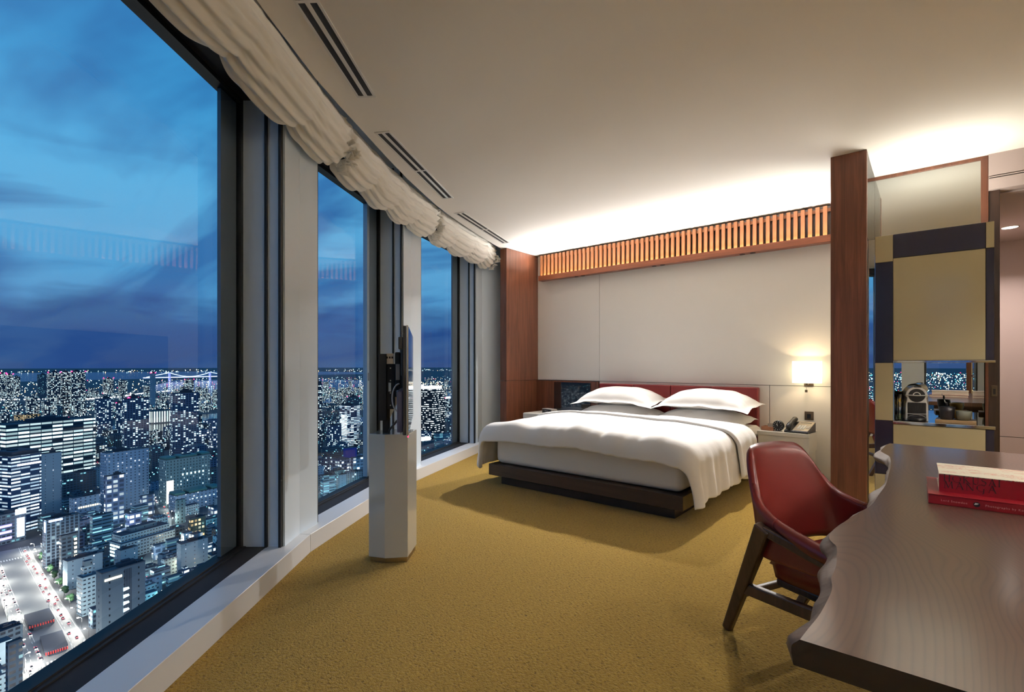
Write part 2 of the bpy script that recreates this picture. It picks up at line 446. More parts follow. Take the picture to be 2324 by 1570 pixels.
# module index m runs from joint m-1 to joint m ; module 3 is the middle window
JT = [None] * 6
JT[3] = J[2]; JT[4] = J[3]; JT[5] = J[4]
JT[2] = JT[3] - dvec(ANG[2]) * LEN[2]
JT[1] = JT[2] - dvec(ANG[1]) * LEN[1]
JT[0] = JT[1] - dvec(ANG[0]) * L
def nrm(d): return Vector((-d.y, d.x))
def off(i, o):
    """the joint i pushed outward by o along its mitre"""
    if i == 0: return JT[0] + nrm(dvec(ANG[0])) * o
    if i == 5: return JT[5] + nrm(dvec(ANG[4])) * o
    n1 = nrm(dvec(ANG[i - 1])); n2 = nrm(dvec(ANG[i])); b = (n1 + n2).normalized()
    return JT[i] + b * (o / b.dot(n1))
def mp(m, t, o):
    """point of module m (0..4) at distance t along it and o outward"""
    d = dvec(ANG[m]); return JT[m] + d * t + nrm(d) * o
xy = lambda p: (p.x, p.y)

floor_poly = [xy(off(i, 0.02)) for i in range(6)] + [(-4.46, 5.52), (2.62, 5.52), (2.62, 7.05), (2.62, -1.55), (0.5, -1.55)]
floor_poly = [xy(off(i, 0.02)) for i in range(6)] + [(-4.60, 5.56), (-0.36, 5.56), (0.30, 5.56), (0.30, 7.05), (2.62, 7.05), (2.62, -1.6)]
fl = MB().prism(floor_poly, -0.06, 0.0).build('floor', M['carpet'])
tag(fl, 'mustard gold looped pile carpet covering the whole bedroom floor', 'floor', kind='structure')

# ceiling with a smooth curved edge in front of the curtain pocket
edge = [(-0.60, -0.90), (-1.05, -0.38), (-1.60, 0.27), (-2.153, 0.932), (-2.281, 1.10), (-2.464, 1.335), (-2.630, 1.585), (-2.766, 1.80), (-3.0, 2.165), (-3.225, 2.53),
        (-3.42, 2.88), (-3.56, 3.14), (-3.70, 3.44), (-3.835, 3.76), (-4.01, 4.20), (-4.20, 4.72), (-4.25, 4.86)]
ceil_poly = [(0.30, -1.6)] + edge + [(-4.25, 5.56), (2.62, 5.56), (2.62, -1.6)]
ce = MB().prism(ceil_poly, CH, 2.90).build('ceiling', M['ceiling'])
tag(ce, 'smooth warm white plaster ceiling with a curved edge along the windows', 'ceiling', kind='structure')
pk = MB().prism([xy(off(i, 0.34)) for i in range(6)] + [(-4.60, 5.6), (2.62, 5.6), (2.62, -1.6), (0.5, -1.6)], 2.90, 2.98)
pk.build('trim_1', M['facade_skytint'])
tag(bpy.data.objects['trim_1'], 'pale upper cover of the curtain pocket above the windows', 'trim', kind='structure')

# bed wall: four panels with fine shadow joints
wb = MB()
gap = 0.0025
def wallpanel(x0, x1, z0, z1): wb.box(x0 + gap, x1 - gap, YW, YW + 0.06, z0 + gap, z1 - gap, 0)
wallpanel(-4.15, -3.18, 0.896, CH); wallpanel(-3.18, -0.55, 0.896, CH)
wallpanel(-3.18, -1.234, 0.0, 0.896); wallpanel(-1.234, -0.55, 0.0, 0.896)
wb.box(-4.6, -0.45, YW + 0.03, YW + 0.10, 0, CH, 1)
tag(wb.build('wall_bed', [M['white_wall'], M['groove']]), 'cream panelled wall behind the bed with fine shadow joints', 'wall', kind='structure')

# walnut fin wall at the window end of the bed wall, with a low panelled return
fw = MB().box(-4.256, -4.15, 4.835, YW + 0.02, 0.898, CH - 0.002).box(-4.256, -4.15, 4.835, YW + 0.02, 0, 0.894)
tag(fw.build('trim_2', M['walnut'], bevel=0.002, seg=1), 'red brown walnut partition panel between window and bed wall', 'wood panel', kind='structure')
lw = MB().box(-4.15, -3.185, YW - 0.035, YW + 0.01, 0.0, 0.889)
tag(lw.build('trim_3', M['walnut'], bevel=0.002, seg=1), 'low walnut wall lining behind the left nightstand', 'wood panel', kind='structure')
bgp = MB().box(-3.843, -3.285, YW - 0.047, YW - 0.034, 0.45, 0.872)
tag(bgp.build('mirror_panel', M['black_glass'], bevel=0.001, seg=1), 'black glass panel in the low walnut lining reflecting city lights', 'mirror panel')
gl = MB().box(-4.62, -4.256, YW - 0.06, YW + 0.1, 0, CH + 0.3)
tag(gl.build('wall_corner', M['facade_skytint']), 'narrow white wall strip between last window and walnut panel', 'wall', kind='structure')

# pillar and the glass fin behind it
pl_ = MB().box(-0.55, -0.336, 4.24, 4.30, 0, CH)
tag(pl_.build('trim_4', M['walnut'], bevel=0.002, seg=1), 'tall dark walnut pillar board between bed and minibar cabinet', 'pillar', kind='structure')
gf = MB().box(-0.345, -0.337, 4.30, 4.92, 2.0, CH)
tag(gf.build('trim_5', M['fin_glass']), 'narrow clear glass fin between walnut pillar and high mirror', 'glass panel', kind='structure')
pw = MB().box(-0.55, -0.345, 4.30, 4.925, 0, 2.0).box(-0.55, -0.50, 4.925, YW + 0.02, 0, CH)
tag(pw.build('wall_partition', M['white_wall']), 'cream partition wall behind the walnut pillar', 'wall', kind='structure')

# high mirror over the cabinet with its walnut trim
hm = MB().box(-0.50, 0.282, 4.925, 4.945, 1.98, 2.575)
tag(hm.build('wall_mirror', M['mirror_tint']), 'high mirror above the minibar cabinet reflecting the ceiling', 'mirror', kind='structure')
ht = MB().box(-0.50, 0.321, 4.915, 4.95, 2.575, CH).box(0.282, 0.321, 4.915, 4.95, 0.0, 2.575)
tag(ht.build('trim_6', M['walnut'], bevel=0.0015, seg=1), 'slim walnut trim along top and right side of the high mirror', 'wood trim', kind='structure')

# entrance on the right: bulkhead with sliding track, dark post, corridor
bk = MB().box(0.321, 2.62, 4.90, 5.02, 2.445, CH, 0).box(0.321, 2.62, 4.925, 5.02, 2.425, 2.445, 1).box(0.321, 2.62, 4.90, 5.02, 2.345, 2.425, 0)
bk.box(0.321, 2.62, 4.895, 4.925, 2.432, 2.438, 0)
tag(bk.build('wall_bulkhead', [M['pink_wall'], M['gasket']]), 'beige bulkhead with a black sliding door track over the entrance', 'wall', kind='structure')
dp = MB().box(0.321, 0.381, 4.93, 5.06, 0, 2.345)
dpo = tag(dp.build('door_1', M['dark_wood'], bevel=0.002, seg=1), 'dark walnut door post of the entrance opening', 'door post', kind='structure')
cc = MB().box(0.30, 2.62, 5.02, 7.05, 2.335, 2.40)
tag(cc.build('wall_corridor_ceiling', M['pink_wall']), 'low beige ceiling of the entrance corridor with one downlight', 'ceiling', kind='structure')
cw = MB().box(0.30, 2.62, 7.0, 7.06, 0.3845, 2.40, 0).box(0.30, 2.62, 7.0, 7.06, 0, 0.3785, 0).box(0.30, 2.62, 7.01, 7.06, 0.37, 0.39, 1)
cw.box(0.24, 0.30, 4.95, 7.06, 0, 2.60, 0)
tag(cw.build('wall_corridor', [M['pink_wall'], M['groove']]), 'pinkish beige corridor wall with a thin horizontal joint', 'wall', kind='structure')
dl = thing('ceiling_light', 'small round recessed downlight glowing in the corridor ceiling', 'light', (0.551, 6.297, 2.335))
MB().lathe([(0.055, -0.004), (0.062, -0.004), (0.062, 0.004), (0.055, 0.004)], n=28, cap=False).build('trim_ring', M['white_plastic'], dl)
MB().lathe([(0.054, -0.001), (0.054, 0.003)], n=28).build('diffuser', M['lamp_disc'], dl)
rw = MB().box(2.60, 2.66, -1.66, 7.06, 0, 2.90)
tag(rw.build('wall_right', M['white_wall']), 'cream side wall beyond the desk, outside the picture', 'wall', kind='structure')
bw = MB()
for x0, x1, z0, z1 in ((0.53, 1.1, 0.0, 0.9), (0.53, 1.1, 0.93, 2.9), (1.1, 2.6, 0, 0.9), (1.1, 2.6, 0.93, 2.9)):
    bw.box(x0 + 0.003, x1 - 0.003, -1.66, -1.60, z0, z1, 0)
bw.box(0.50, 2.6, -1.70, -1.64, 0, 2.9, 1).box(0.475, 0.535, -1.70, -1.585, 0, 2.9, 1)
tag(bw.build('wall_rear', [M['cream_panel'], M['walnut']]), 'cream panelled wall with walnut joints seen in the minibar mirror', 'wall', kind='structure')

# ---- facade modules
SILL = 0.106; HEAD = 2.545
GO = 0.30
for m in range(5):
    wn = thing('window_%d' % (m + 1), ['window behind the desk seen only in mirrors', 'window beside the desk, reflected in the cabinet', 'largest window, at the left, with dark frame and city view',
               'middle window behind the television stand', 'narrowest window, nearest the bed'][m], 'window', (0, 0, 0), kind='structure')
    def strip(o0, o1): return [xy(off(m, o0)), xy(off(m + 1, o0)), xy(off(m + 1, o1)), xy(off(m, o1))]
    g = 0.0012; d = dvec(ANG[m])
    sp = strip(0.0, 0.16)
    sp = [(sp[0][0] + d.x * g, sp[0][1] + d.y * g), (sp[1][0] - d.x * g, sp[1][1] - d.y * g), (sp[2][0] - d.x * g, sp[2][1] - d.y * g), (sp[3][0] + d.x * g, sp[3][1] + d.y * g)]
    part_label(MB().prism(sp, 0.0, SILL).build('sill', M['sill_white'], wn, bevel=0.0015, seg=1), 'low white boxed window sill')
    a, b = 0.205, LEN[m] - 0.205
    q = lambda t, o: xy(mp(m, t, o))
    part_label(MB().prism([q(a - .02, 0.16), q(b + .02, 0.16), q(b + .02, 0.335), q(a - .02, 0.335)], -0.10, SILL - 0.002).build('sill_plate', M['dark_alu'], wn), 'dark metal inner sill')
    fr = MB()
    fr.prism([q(a, GO - 0.012), q(b, GO - 0.012), q(b, GO + 0.05), q(a, GO + 0.05)], SILL - 0.002, SILL + 0.012)
    fr.prism([q(a, GO - 0.03), q(b, GO - 0.03), q(b, GO - 0.012), q(a, GO - 0.012)], SILL - 0.002, SILL + 0.005)
    fr.prism([q(a, GO - 0.014), q(b, GO - 0.014), q(b, GO + 0.05), q(a, GO + 0.05)], HEAD - 0.026, HEAD + 0.002)
    fr.prism([q(a - 0.003, GO - 0.014), q(a + 0.018, GO - 0.014), q(a + 0.018, GO + 0.05), q(a - 0.003, GO + 0.05)], SILL, HEAD)
    fr.prism([q(b - 0.018, GO - 0.014), q(b + 0.003, GO - 0.014), q(b + 0.003, GO + 0.05), q(b - 0.018, GO + 0.05)], SILL, HEAD)
    fr.build('frame', M['gasket'], wn)
    hd = MB().prism([q(a - .02, 0.16), q(b + .02, 0.16), q(b + .02, 0.335), q(a - .02, 0.335)], HEAD, 2.62)
    part_label(hd.build('head', M['dark_alu'], wn), 'dark metal window head')
    pane = MB()
    P = [(*q(a + 0.01, GO), SILL + 0.008), (*q(b - 0.01, GO), SILL + 0.008), (*q(b - 0.01, GO), HEAD - 0.02), (*q(a + 0.01, GO), HEAD - 0.02)]
    pane.add(P, [(0, 1, 2, 3)])
    pane.build('pane', M['glass'], wn)
    mu = MB()
    for t0, t1 in ((b - 0.165, b + 0.01), (a - 0.01, a + 0.165)):
        mu.prism([q(t0, GO + 0.012), q(t1, GO + 0.012), q(t1, GO + 0.03), q(t0, GO + 0.03)], -0.10, HEAD + 0.05)
    mu.build('mullion', M['mullion'], wn)
    if m == 3:
        vb = MB().prism([q(b - 0.215, GO + 0.012), q(b - 0.172, GO + 0.012), q(b - 0.172, GO + 0.05), q(b - 0.215, GO + 0.05)], SILL, HEAD)
        vo = part_label(vb.build('vent_bar', M['facade_skytint'], wn), 'white vertical vent bar inside the middle window')
        MB().prism([q(b - 0.200, GO + 0.002), q(b - 0.188, GO + 0.002), q(b - 0.188, GO + 0.013), q(b - 0.200, GO + 0.013)], 0.96, 1.03).build('latch', M['steel'], vo)

# ---- piers between the windows
for i in range(6):
    mats = [M['facade_skytint'], M['gasket']]
    pts = []; mi = []
    def side(m, tt, sgn):
        prof = [(0.190, 0.065), (0.190, 0.076), (0.215, 0.076), (0.215, 0.090), (0.196, 0.090), (0.196, 0.154), (0.214, 0.154), (0.214, 0.166), (0.200, 0.166), (0.200, 0.335)]
        return [xy(mp(m, tt + sgn * t, o)) for t, o in prof]
    col = [0, 1, 1, 1, 0, 1, 1, 1, 0]
    mb = MB()
    if 0 < i < 5:
        s1 = side(i - 1, LEN[i - 1], -1); s2 = side(i, 0, 1)
        poly = s1 + [xy(off(i, 0.335))] + s2[::-1] + [xy(off(i, 0.065))]
        em = col + [0, 0] + col[::-1] + [0, 0]
    elif i == 5:
        s1 = side(4, L, -1)
        poly = s1 + [xy(off(5, 0.335)), (-4.66, 5.4), (-4.30, 5.4), xy(mp(4, L + 0.01, 0.065))]
        em = col + [0, 0, 0, 0, 0]
    else:
        s2 = side(0, 0, 1)
        poly = [xy(mp(0, -0.3, 0.335))] + s2[::-1] + [xy(mp(0, -0.3, 0.065))]
        em = [0] + col[::-1] + [0, 0]
    mb.prism(poly, SILL, 2.90, 0, em)
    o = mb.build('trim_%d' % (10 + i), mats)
    tag(o, ['white window pier at the end of the reflected windows', 'white window pier seen only in the minibar mirror', 'white window pier at the left, outside the picture',
            'broad white window pier between largest and middle window', 'white window pier behind the television', 'white window pier nearest the bed'][i], 'window pier', kind='structure')
# pocket back wall above the window heads, and the building's slab edge under the sill
pb = MB()
for m in range(5):
    pb.prism([xy(off(m, 0.168)), xy(off(m + 1, 0.168)), xy(off(m + 1, 0.335)), xy(off(m, 0.335))], 2.60, 2.92)
tag(pb.build('trim_7', M['facade_skytint']), 'white band above the window heads inside the curtain pocket', 'trim', kind='structure')

# ---- slot diffusers in the ceiling
def diffuser(p0, p1, wid, label):
    a = Vector((*p0, CH)); b = Vector((*p1, CH)); d = (b - a); Ln = d.length; d.normalize(); s = Vector((-d.y, d.x, 0))
    t = thing('linear_diffuser', label, 'air vent', (a + b) / 2, math.atan2(d.y, d.x), 'slot air diffusers in the ceiling')
    h = Ln / 2
    fr = MB()
    fr.box(-h, h, -wid / 2, -wid / 2 + 0.012, -0.004, 0.004).box(-h, h, wid / 2 - 0.012, wid / 2, -0.004, 0.004)
    fr.box(-h, h, -0.010, 0.010, -0.004, 0.003)
    for x in (-h, -0.008, h - 0.016): fr.box(x, x + 0.016, -wid / 2, wid / 2, -0.0045, 0.003)
    fr.build('frame', M['white_plastic'], t)
    for x0, x1 in ((-h + .016, -.008), (.008, h - .016)):
        for sgn in (-1, 1):
            y = sgn * (wid / 4 - 0.001)
            sl = MB().box(x0, x1, y - wid / 4 + 0.011, y + wid / 4 - 0.011, -0.0015, 0.003)
            sl.box(x0, x1, y - 0.004, y + 0.004, -0.003, -0.001)
            sl.build('slot', M['gasket'], t)
diffuser((-1.52, 0.44), (-2.415, 1.612), 0.105, 'black double slot air diffuser nearest the camera, cut by the top edge')
diffuser((-2.700, 1.915), (-3.320, 3.062), 0.105, 'black double slot air diffuser in the middle of the row')
diffuser((-3.553, 3.422), (-3.990, 4.640), 0.105, 'black double slot air diffuser nearest the bed')

# ---- gathered sheer blinds pulled up into the pocket
def blind_path():
    pts = [off(i, -0.02) for i in range(6)]
    # smooth the polyline a little by sampling a Catmull-Rom spline
    res = []
    for i in range(5):
        p0 = pts[max(i - 1, 0)]; p1 = pts[i]; p2 = pts[i + 1]; p3 = pts[min(i + 2, 5)]
        for k in range(40):
            t = k / 40
            res.append(0.5 * ((2 * p1) + (p2 - p0) * t + (2 * p0 - 5 * p1 + 4 * p2 - p3) * t * t + (3 * p1 - p0 - 3 * p2 + p3) * t ** 3))
    res.append(pts[5]); return res
BP = blind_path()
def bp(s):
    """point and inward normal of the blind line; s in module units 0..5"""
    f = max(0, min(len(BP) - 1.001, s * 40)); i = int(f); p = BP[i].lerp(BP[i + 1], f - i)
    d = (BP[i + 1] - BP[i]).normalized(); return p, Vector((d.y, -d.x)), d
def blind(s0, s1, nsw, label, seed, endcap=False):
    rng = random.Random(seed)
    t = thing('sheer_blind', label, 'blind', (*xy(bp((s0 + s1) / 2)[0]), 2.60), 0, 'gathered white blinds along the window head')
    o = t.location.copy()
    ph = [rng.uniform(0, 6.28) for _ in range(8)]
    nf = 10
    def fn(u, v):
        s = s0 + (s1 - s0) * u
        p, n, d = bp(s)
        e = min(u, 1 - u) * (s1 - s0) * 1.9            # distance to the nearer gather
        g = math.exp(-(e / 0.055) ** 2)
        k = u * nsw; sw = abs(math.sin(PI * k)) ** 0.75
        # section of the roll: from the heading (v=0) out, down, under and back (v=1)
        a = v
        th = R(118 - 232 * a)                       # angle round the section, 0 = towards the room
        rx, rz_ = 0.128, 0.158
        outw = -0.004 + rx * math.cos(th) + 0.010
        drop = 0.115 - rz_ * math.sin(th)
        low = a ** 1.5
        drop += low * (0.062 * sw - 0.022)
        env = 1.0
        fold = math.sin(2 * PI * (nf * a + 0.45 * sw * a + 0.22 * math.sin(9 * u + ph[0]) + 0.10 * math.sin(31 * u + ph[1])))
        fold2 = math.sin(2 * PI * (nf * 2.1 * a + 0.5 * math.sin(14 * u + ph[2]) + ph[3]))
        rip = 0.0100 * fold * env + 0.003 * fold2 * env
        rip += 0.006 * math.sin(60 * u + ph[4] + 5 * a) * (1 - sw) * low
        outw += rip * math.cos(th)
        drop -= rip * math.sin(th)
        # pinch at the gathers: fabric drawn together and ruffled
        outw = outw * (1 - 0.22 * g) + g * (0.016 * math.sin(70 * a + ph[5]) + 0.012 * math.sin(130 * u * (s1 - s0) + 20 * a))
        drop = drop * (1 - 0.10 * g) + g * 0.012 * math.sin(45 * a + ph[6] + 90 * u)
        q = p + n * (outw)
        return (q.x - o.x, q.y - o.y, 2.645 - drop - o.z)
    part_label(MB().grid(fn, 230, 110).build('gathered_fabric', M['sheer'], t, subsurf=0), 'soft horizontal folds of sheer fabric')
    # ruffle at the end gather
    ends = [(s1, -1)] + ([(s0, 1)] if seed == 1 else [])
    for (sg, dr) in ends:
        rf = MB()
        p, n, d = bp(sg)
        for k in range(16):
            zz = 2.60 - 0.05 - 0.215 * (k / 15); ln = rng.uniform(0.045, 0.075); up = rng.uniform(-0.3, 0.3)
            c0 = Vector((p.x, p.y, 0)) + Vector((n.x, n.y, 0)) * (0.03 + 0.09 * math.sin(PI * min(1, k / 13)))
            ax = (Vector((n.x, n.y, 0)) * 1.0 + Vector((d.x, d.y, 0)) * rng.uniform(-1.0, 1.0)).normalized()
            sd = Vector((-ax.y, ax.x, 0))
            def leaf(u, v, c0=c0, ax=ax, sd=sd, ln=ln, up=up, zz=zz, kk=k):
                r_ = v * ln; wv = (u - 0.5) * 0.055 * (0.3 + v)
                q = c0 + ax * (r_ - 0.01) + sd * wv
                return (q.x - o.x, q.y - o.y, zz + up * r_ + 0.013 * math.sin(u * 9 + kk) * v - o.z)
            rf.grid(leaf, 8, 4)
        rf.build('gather_ruffle', M['sheer'], t, solid=0.0015)
blind(1.95, 3.135, 5, 'longest gathered sheer white blind, over the largest window', 1)
blind(3.137, 4.115, 4, 'gathered sheer white blind above the middle window', 2)
blind(4.117, 4.985, 4, 'gathered sheer white blind ending beside the walnut partition', 3)
# ================================================================== SLAT SCREEN OVER THE BED
def slat_screen():
    x0, x1 = -4.045, -0.555
    t = thing('slat_screen', 'walnut slatted screen with glowing top mounted over the bed', 'slatted screen', (0, 0, 0))
    MB().box(x0, x1, 5.37, 5.465, 2.232, 2.298).build('bottom_board', M['walnut_x'], t, bevel=0.002, seg=1)
    MB().box(x0, x1, 5.438, 5.455, 2.530, 2.560).build('top_rail', M['slat_wood'], t)
    MB().box(x0, x1, 5.472, 5.497, 2.298, 2.585).build('back_board', M['dark_wood'], t)
    n = 57; pitch = (x1 - x0 - 0.03) / n
    first = None
    for i in range(n):
        x = x0 + 0.022 + pitch * i
        if first is None:
            first = MB().box(-0.0165, 0.0165, 5.406, 5.438, 2.298, 2.575).build('slat', M['slat_wood'], t, bevel=0.0015, seg=1)
            first.location.x = x
        else:
            o = first.copy(); COL.objects.link(o); o.location.x = x
    for x in (-3.42, -2.37, -1.42):
        for dx in (-0.05, 0.05):
            dl_ = MB()
            dl_.lathe([(0.019, 2.2285), (0.026, 2.2285), (0.026, 2.234), (0.019, 2.234)], c=(x + dx, 5.42, 0), n=16, cap=False)
            dl_.lathe([(0.0192, 2.2315), (0.0192, 2.234)], c=(x + dx, 5.42, 0), n=16)
            dl_.build('downlight', M['black_matte'], t)
slat_screen()

# ================================================================== BED
CXB = -2.2255
M['plinth_wood'] = wood('plinth_wood', srgb(20, 11, 8), srgb(28, 16, 12), srgb(34, 21, 16), axis='x', rough=0.6)
def make_bed():
    t = thing('platform_bed', 'low dark brown platform bed base carrying white mattress', 'bed', (CXB, 4.4, 0))
    hx = 0.915
    MB().box(-0.82, 0.83, 3.475 - 4.4, 5.38 - 4.4, 0.0, 0.088).build('plinth', M['plinth_wood'], t, bevel=0.003)
    MB().box(-hx, hx, 3.405 - 4.4, 5.40 - 4.4, 0.083, 0.186).build('platform', M['wenge'], t, bevel=0.004)
make_bed()
def make_headboard():
    t = thing('headboard', 'low red leather headboard with vertical seams behind pillows', 'headboard', (CXB, 5.45, 0))
    n = 4; w_ = 1.81 / n
    for i in range(n):
        x = -0.905 + w_ * i
        MB().box(x + 0.0015, x + w_ - 0.0015, -0.045, 0.04, 0.10, 0.872).build('padded_panel', M['red_headboard'], t, bevel=0.010, seg=3)
make_headboard()

def mattress():
    o = MB().box(-0.885, 0.885, 3.462, 5.385, 0.188, 0.485).build('mattress', M['linen_shadow'], None, bevel=0.055, seg=5)
    o.location.x = CXB
    for p in o.data.polygons: p.use_smooth = True
    tag(o, 'thick white sheeted mattress on the dark platform base', 'mattress')
mattress()

HX = 0.895; YF = 3.445
def drape(x, y, ztop, yf, hx, rad=0.075, fl=0.10, seed=0.0):
    a = max(0.0, abs(x) - hx); b = max(0.0, yf - y); r = math.hypot(a, b)
    X = max(-hx, min(hx, x)); Y = max(yf, y); zt = ztop
    sg = 1 if x > 0 else -1
    if r > 0:
        q = rad * PI / 2
        if r < q: of = rad * math.sin(r / rad); dr = rad * (1 - math.cos(r / rad))
        else: of = rad + fl * (r - q); dr = rad + (r - q)
        k = min(1.0, dr / 0.30)
        if a > 0:
            of += k * (0.010 * math.sin(y * 21 + seed) + 0.007 * math.sin(y * 43 + 1.7 + seed))
            dr += k * 0.010 * math.sin(y * 17 + 2 * seed)
        X += sg * of * a / r; Y -= of * b / r; zt -= dr
    return X, Y, zt
def surf_noise(x, y):
    return (0.006 * math.sin(3.1 * x + 2.3 * y) + 0.005 * math.sin(5.7 * y - 2.2 * x + 1.1) + 0.0030 * math.sin(9.3 * x + 7.7 * y + 0.6)
            + 0.0020 * math.sin(17 * x - 9 * y) + 0.0016 * math.sin(23 * y + 6 * x))
def duvet():
    t = thing('duvet', 'white duvet spread over the bed with folded back cuff and hanging corners', 'duvet', (CXB, 4.0, 0))
    def fn(u, v):
        x = -1.285 + (1.285 + 1.30) * u
        y = (YF - 0.158) + (4.62 - (YF - 0.158)) * v
        yy = y
        crown = 0.052 * math.exp(-((y - 4.15) / 0.62) ** 2) + 0.018
        crown *= max(0, 1 - (abs(x) / 1.0) ** 4) if abs(x) < 1 else 0
        X, Y, Z = drape(x, yy, 0.498, YF, HX, 0.085, 0.10)
        Z += crown + surf_noise(x, y) * (1.0 if abs(x) < HX else 0.6)
        # gathered puffs along the foot roll
        fr = math.exp(-((y - YF) / 0.13) ** 2)
        wk = math.exp(-((y - YF + 0.02) / 0.22) ** 2)
        Z += wk * 0.004 * (math.sin(38 * x + 9 * y) + math.sin(61 * x - 17 * y + 1.3)) * (0.5 + 0.5 * math.sin(3.1 * x + 0.7))
        Z += fr * (0.010 * math.sin(8 * x + 1.0) + 0.006 * math.sin(19 * x)) + fr * 0.012
        Y += fr * (0.008 * math.sin(11 * x + 0.4) + 0.006 * math.sin(27 * x))
        return (X, Y - 4.0, Z)
    o = MB().grid(fn, 120, 80).build('duvet_cover', M['linen'], t, solid=0.042, solid_off=1.0, subsurf=1)
    def cuff(u, v):
        x = -1.29 + (1.29 + 1.315) * u
        y0 = 4.205 + 0.10 * math.cos((x + 0.15) * 1.15) + 0.010 * math.sin(7 * x)
        y = y0 + (4.76 - y0) * v
        X, Y, Z = drape(x, y, 0.500, YF, HX + 0.016, 0.10, 0.11, 0.9)
        crown = 0.052 * math.exp(-((y - 4.15) / 0.62) ** 2) + 0.018
        crown *= max(0, 1 - (abs(x) / 1.0) ** 4) if abs(x) < 1 else 0
        Z += crown + surf_noise(x, y) + 0.032 - 0.055 * max(0, (y - 4.6) / 0.16) ** 2 * 0.5
        X += (0.022 if x > HX else (-0.022 if x < -HX else 0.0))
        return (X, Y - 4.0, Z)
    c = MB().grid(cuff, 110, 24).build('folded_cuff', M['linen'], t, solid=0.030, solid_off=1.0, subsurf=1)
duvet()
def sheet_side():
    # fitted sheet shoulder seen between duvet and headboard on the right
    def fn(u, v):
        x = -1.0 + 2.0 * u; y = 4.66 + 0.70 * v
        X, Y, Z = drape(x, y, 0.490, YF, HX - 0.005, 0.05, 0.02)
        return (X, Y, Z + 0.3 * surf_noise(x, y) + 0.003)
    o = MB().grid(fn, 60, 24).build('bed_sheet', M['linen'], None, solid=0.01, solid_off=1.0)
    o.location.x = CXB
    tag(o, 'white bed sheet pulled over the mattress head under the pillows', 'sheet')
sheet_side()

def pillow_mesh(w, d, h, flange, seed, sag=0.0):
    rng = random.Random(seed); ph = [rng.uniform(0, 6) for _ in range(6)]
    mb = MB()
    nx, ny = 56, 36
    def co(u, v, sgn):
        a = 2 * u - 1; b = 2 * v - 1
        # outline: corners drawn out, sides slightly hollow
        sx = w / 2 * a * (1 - 0.055 * (1 - b * b)); sy = d / 2 * b * (1 - 0.070 * (1 - a * a))
        ia = min(1, abs(a) / (1 - flange / (w / 2))); ib = min(1, abs(b) / (1 - flange / (d / 2)))
        th = (max(0, 1 - ia ** 2.6) ** 0.55) * (max(0, 1 - ib ** 2.4) ** 0.6)
        zz = th * h * (0.62 if sgn > 0 else 0.38) * sgn
        wr = 0.004 * math.sin(16 * a + 5 * b + ph[0]) * (1 - th) + 0.0035 * math.sin(9 * b - 12 * a + ph[1]) + 0.0025 * math.sin(27 * a * b + ph[2])
        edge = max(abs(a) ** 6, abs(b) ** 6)
        droop = -sag * (abs(a) ** 3.5) - 0.4 * sag * (abs(b) ** 4)
        return (sx, sy, zz + wr * (0.4 + 0.6 * th) + droop + (0.0016 * sgn) + edge * 0.006 * math.sin(8 * a + 7 * b + ph[3]))
    mb.grid(lambda u, v: co(u, v, 1), nx, ny)
    mb.grid(lambda u, v: co(1 - u, v, -1), nx, ny)
    # close the rim
    top = len(mb.v) - 2 * (nx + 1) * (ny + 1); bot = top + (nx + 1) * (ny + 1)
    T = lambda i, j: top + j * (nx + 1) + i
    B = lambda i, j: bot + j * (nx + 1) + (nx - i)
    for i in range(nx):
        mb.f.append([T(i + 1, 0), T(i, 0), B(i, 0), B(i + 1, 0)]); mb.m.append(0); mb.s.append(True)
        mb.f.append([T(i, ny), T(i + 1, ny), B(i + 1, ny), B(i, ny)]); mb.m.append(0); mb.s.append(True)
    for j in range(ny):
        mb.f.append([T(0, j), T(0, j + 1), B(0, j + 1), B(0, j)]); mb.m.append(0); mb.s.append(True)
        mb.f.append([T(nx, j + 1), T(nx, j), B(nx, j), B(nx, j + 1)]); mb.m.append(0); mb.s.append(True)
    return mb
def pillow(w, d, h, fl_, loc, rot, label, seed, sag=0.0):
    o = pillow_mesh(w, d, h, fl_, seed, sag).build('pillow', M['linen'], None, subsurf=1)
    o.location = loc; o.rotation_euler = rot
    tag(o, label, 'pillow', 'bed pillows')
pillow(0.90, 0.56, 0.150, 0.012, (CXB - 0.43, 5.02, 0.572), (R(4), 0, R(1)), 'plump lower white pillow at left, mostly under the flanged pillow by the window side', 3, 0.018)
pillow(0.90, 0.56, 0.150, 0.012, (CXB + 0.49, 5.02, 0.570), (R(4), 0, R(-1)), 'plump lower white pillow at right, mostly under the flanged pillow by the lamp', 4, 0.018)
pillow(0.97, 0.62, 0.180, 0.050, (CXB - 0.455, 5.095, 0.740), (R(5), 0, R(1.5)), 'upper flanged white pillow on the window side of the bed', 5, 0.045)
pillow(0.95, 0.62, 0.185, 0.050, (CXB + 0.510, 5.095, 0.740), (R(5), 0, R(-2)), 'upper flanged white pillow on the wall lamp side of the bed', 6, 0.045)

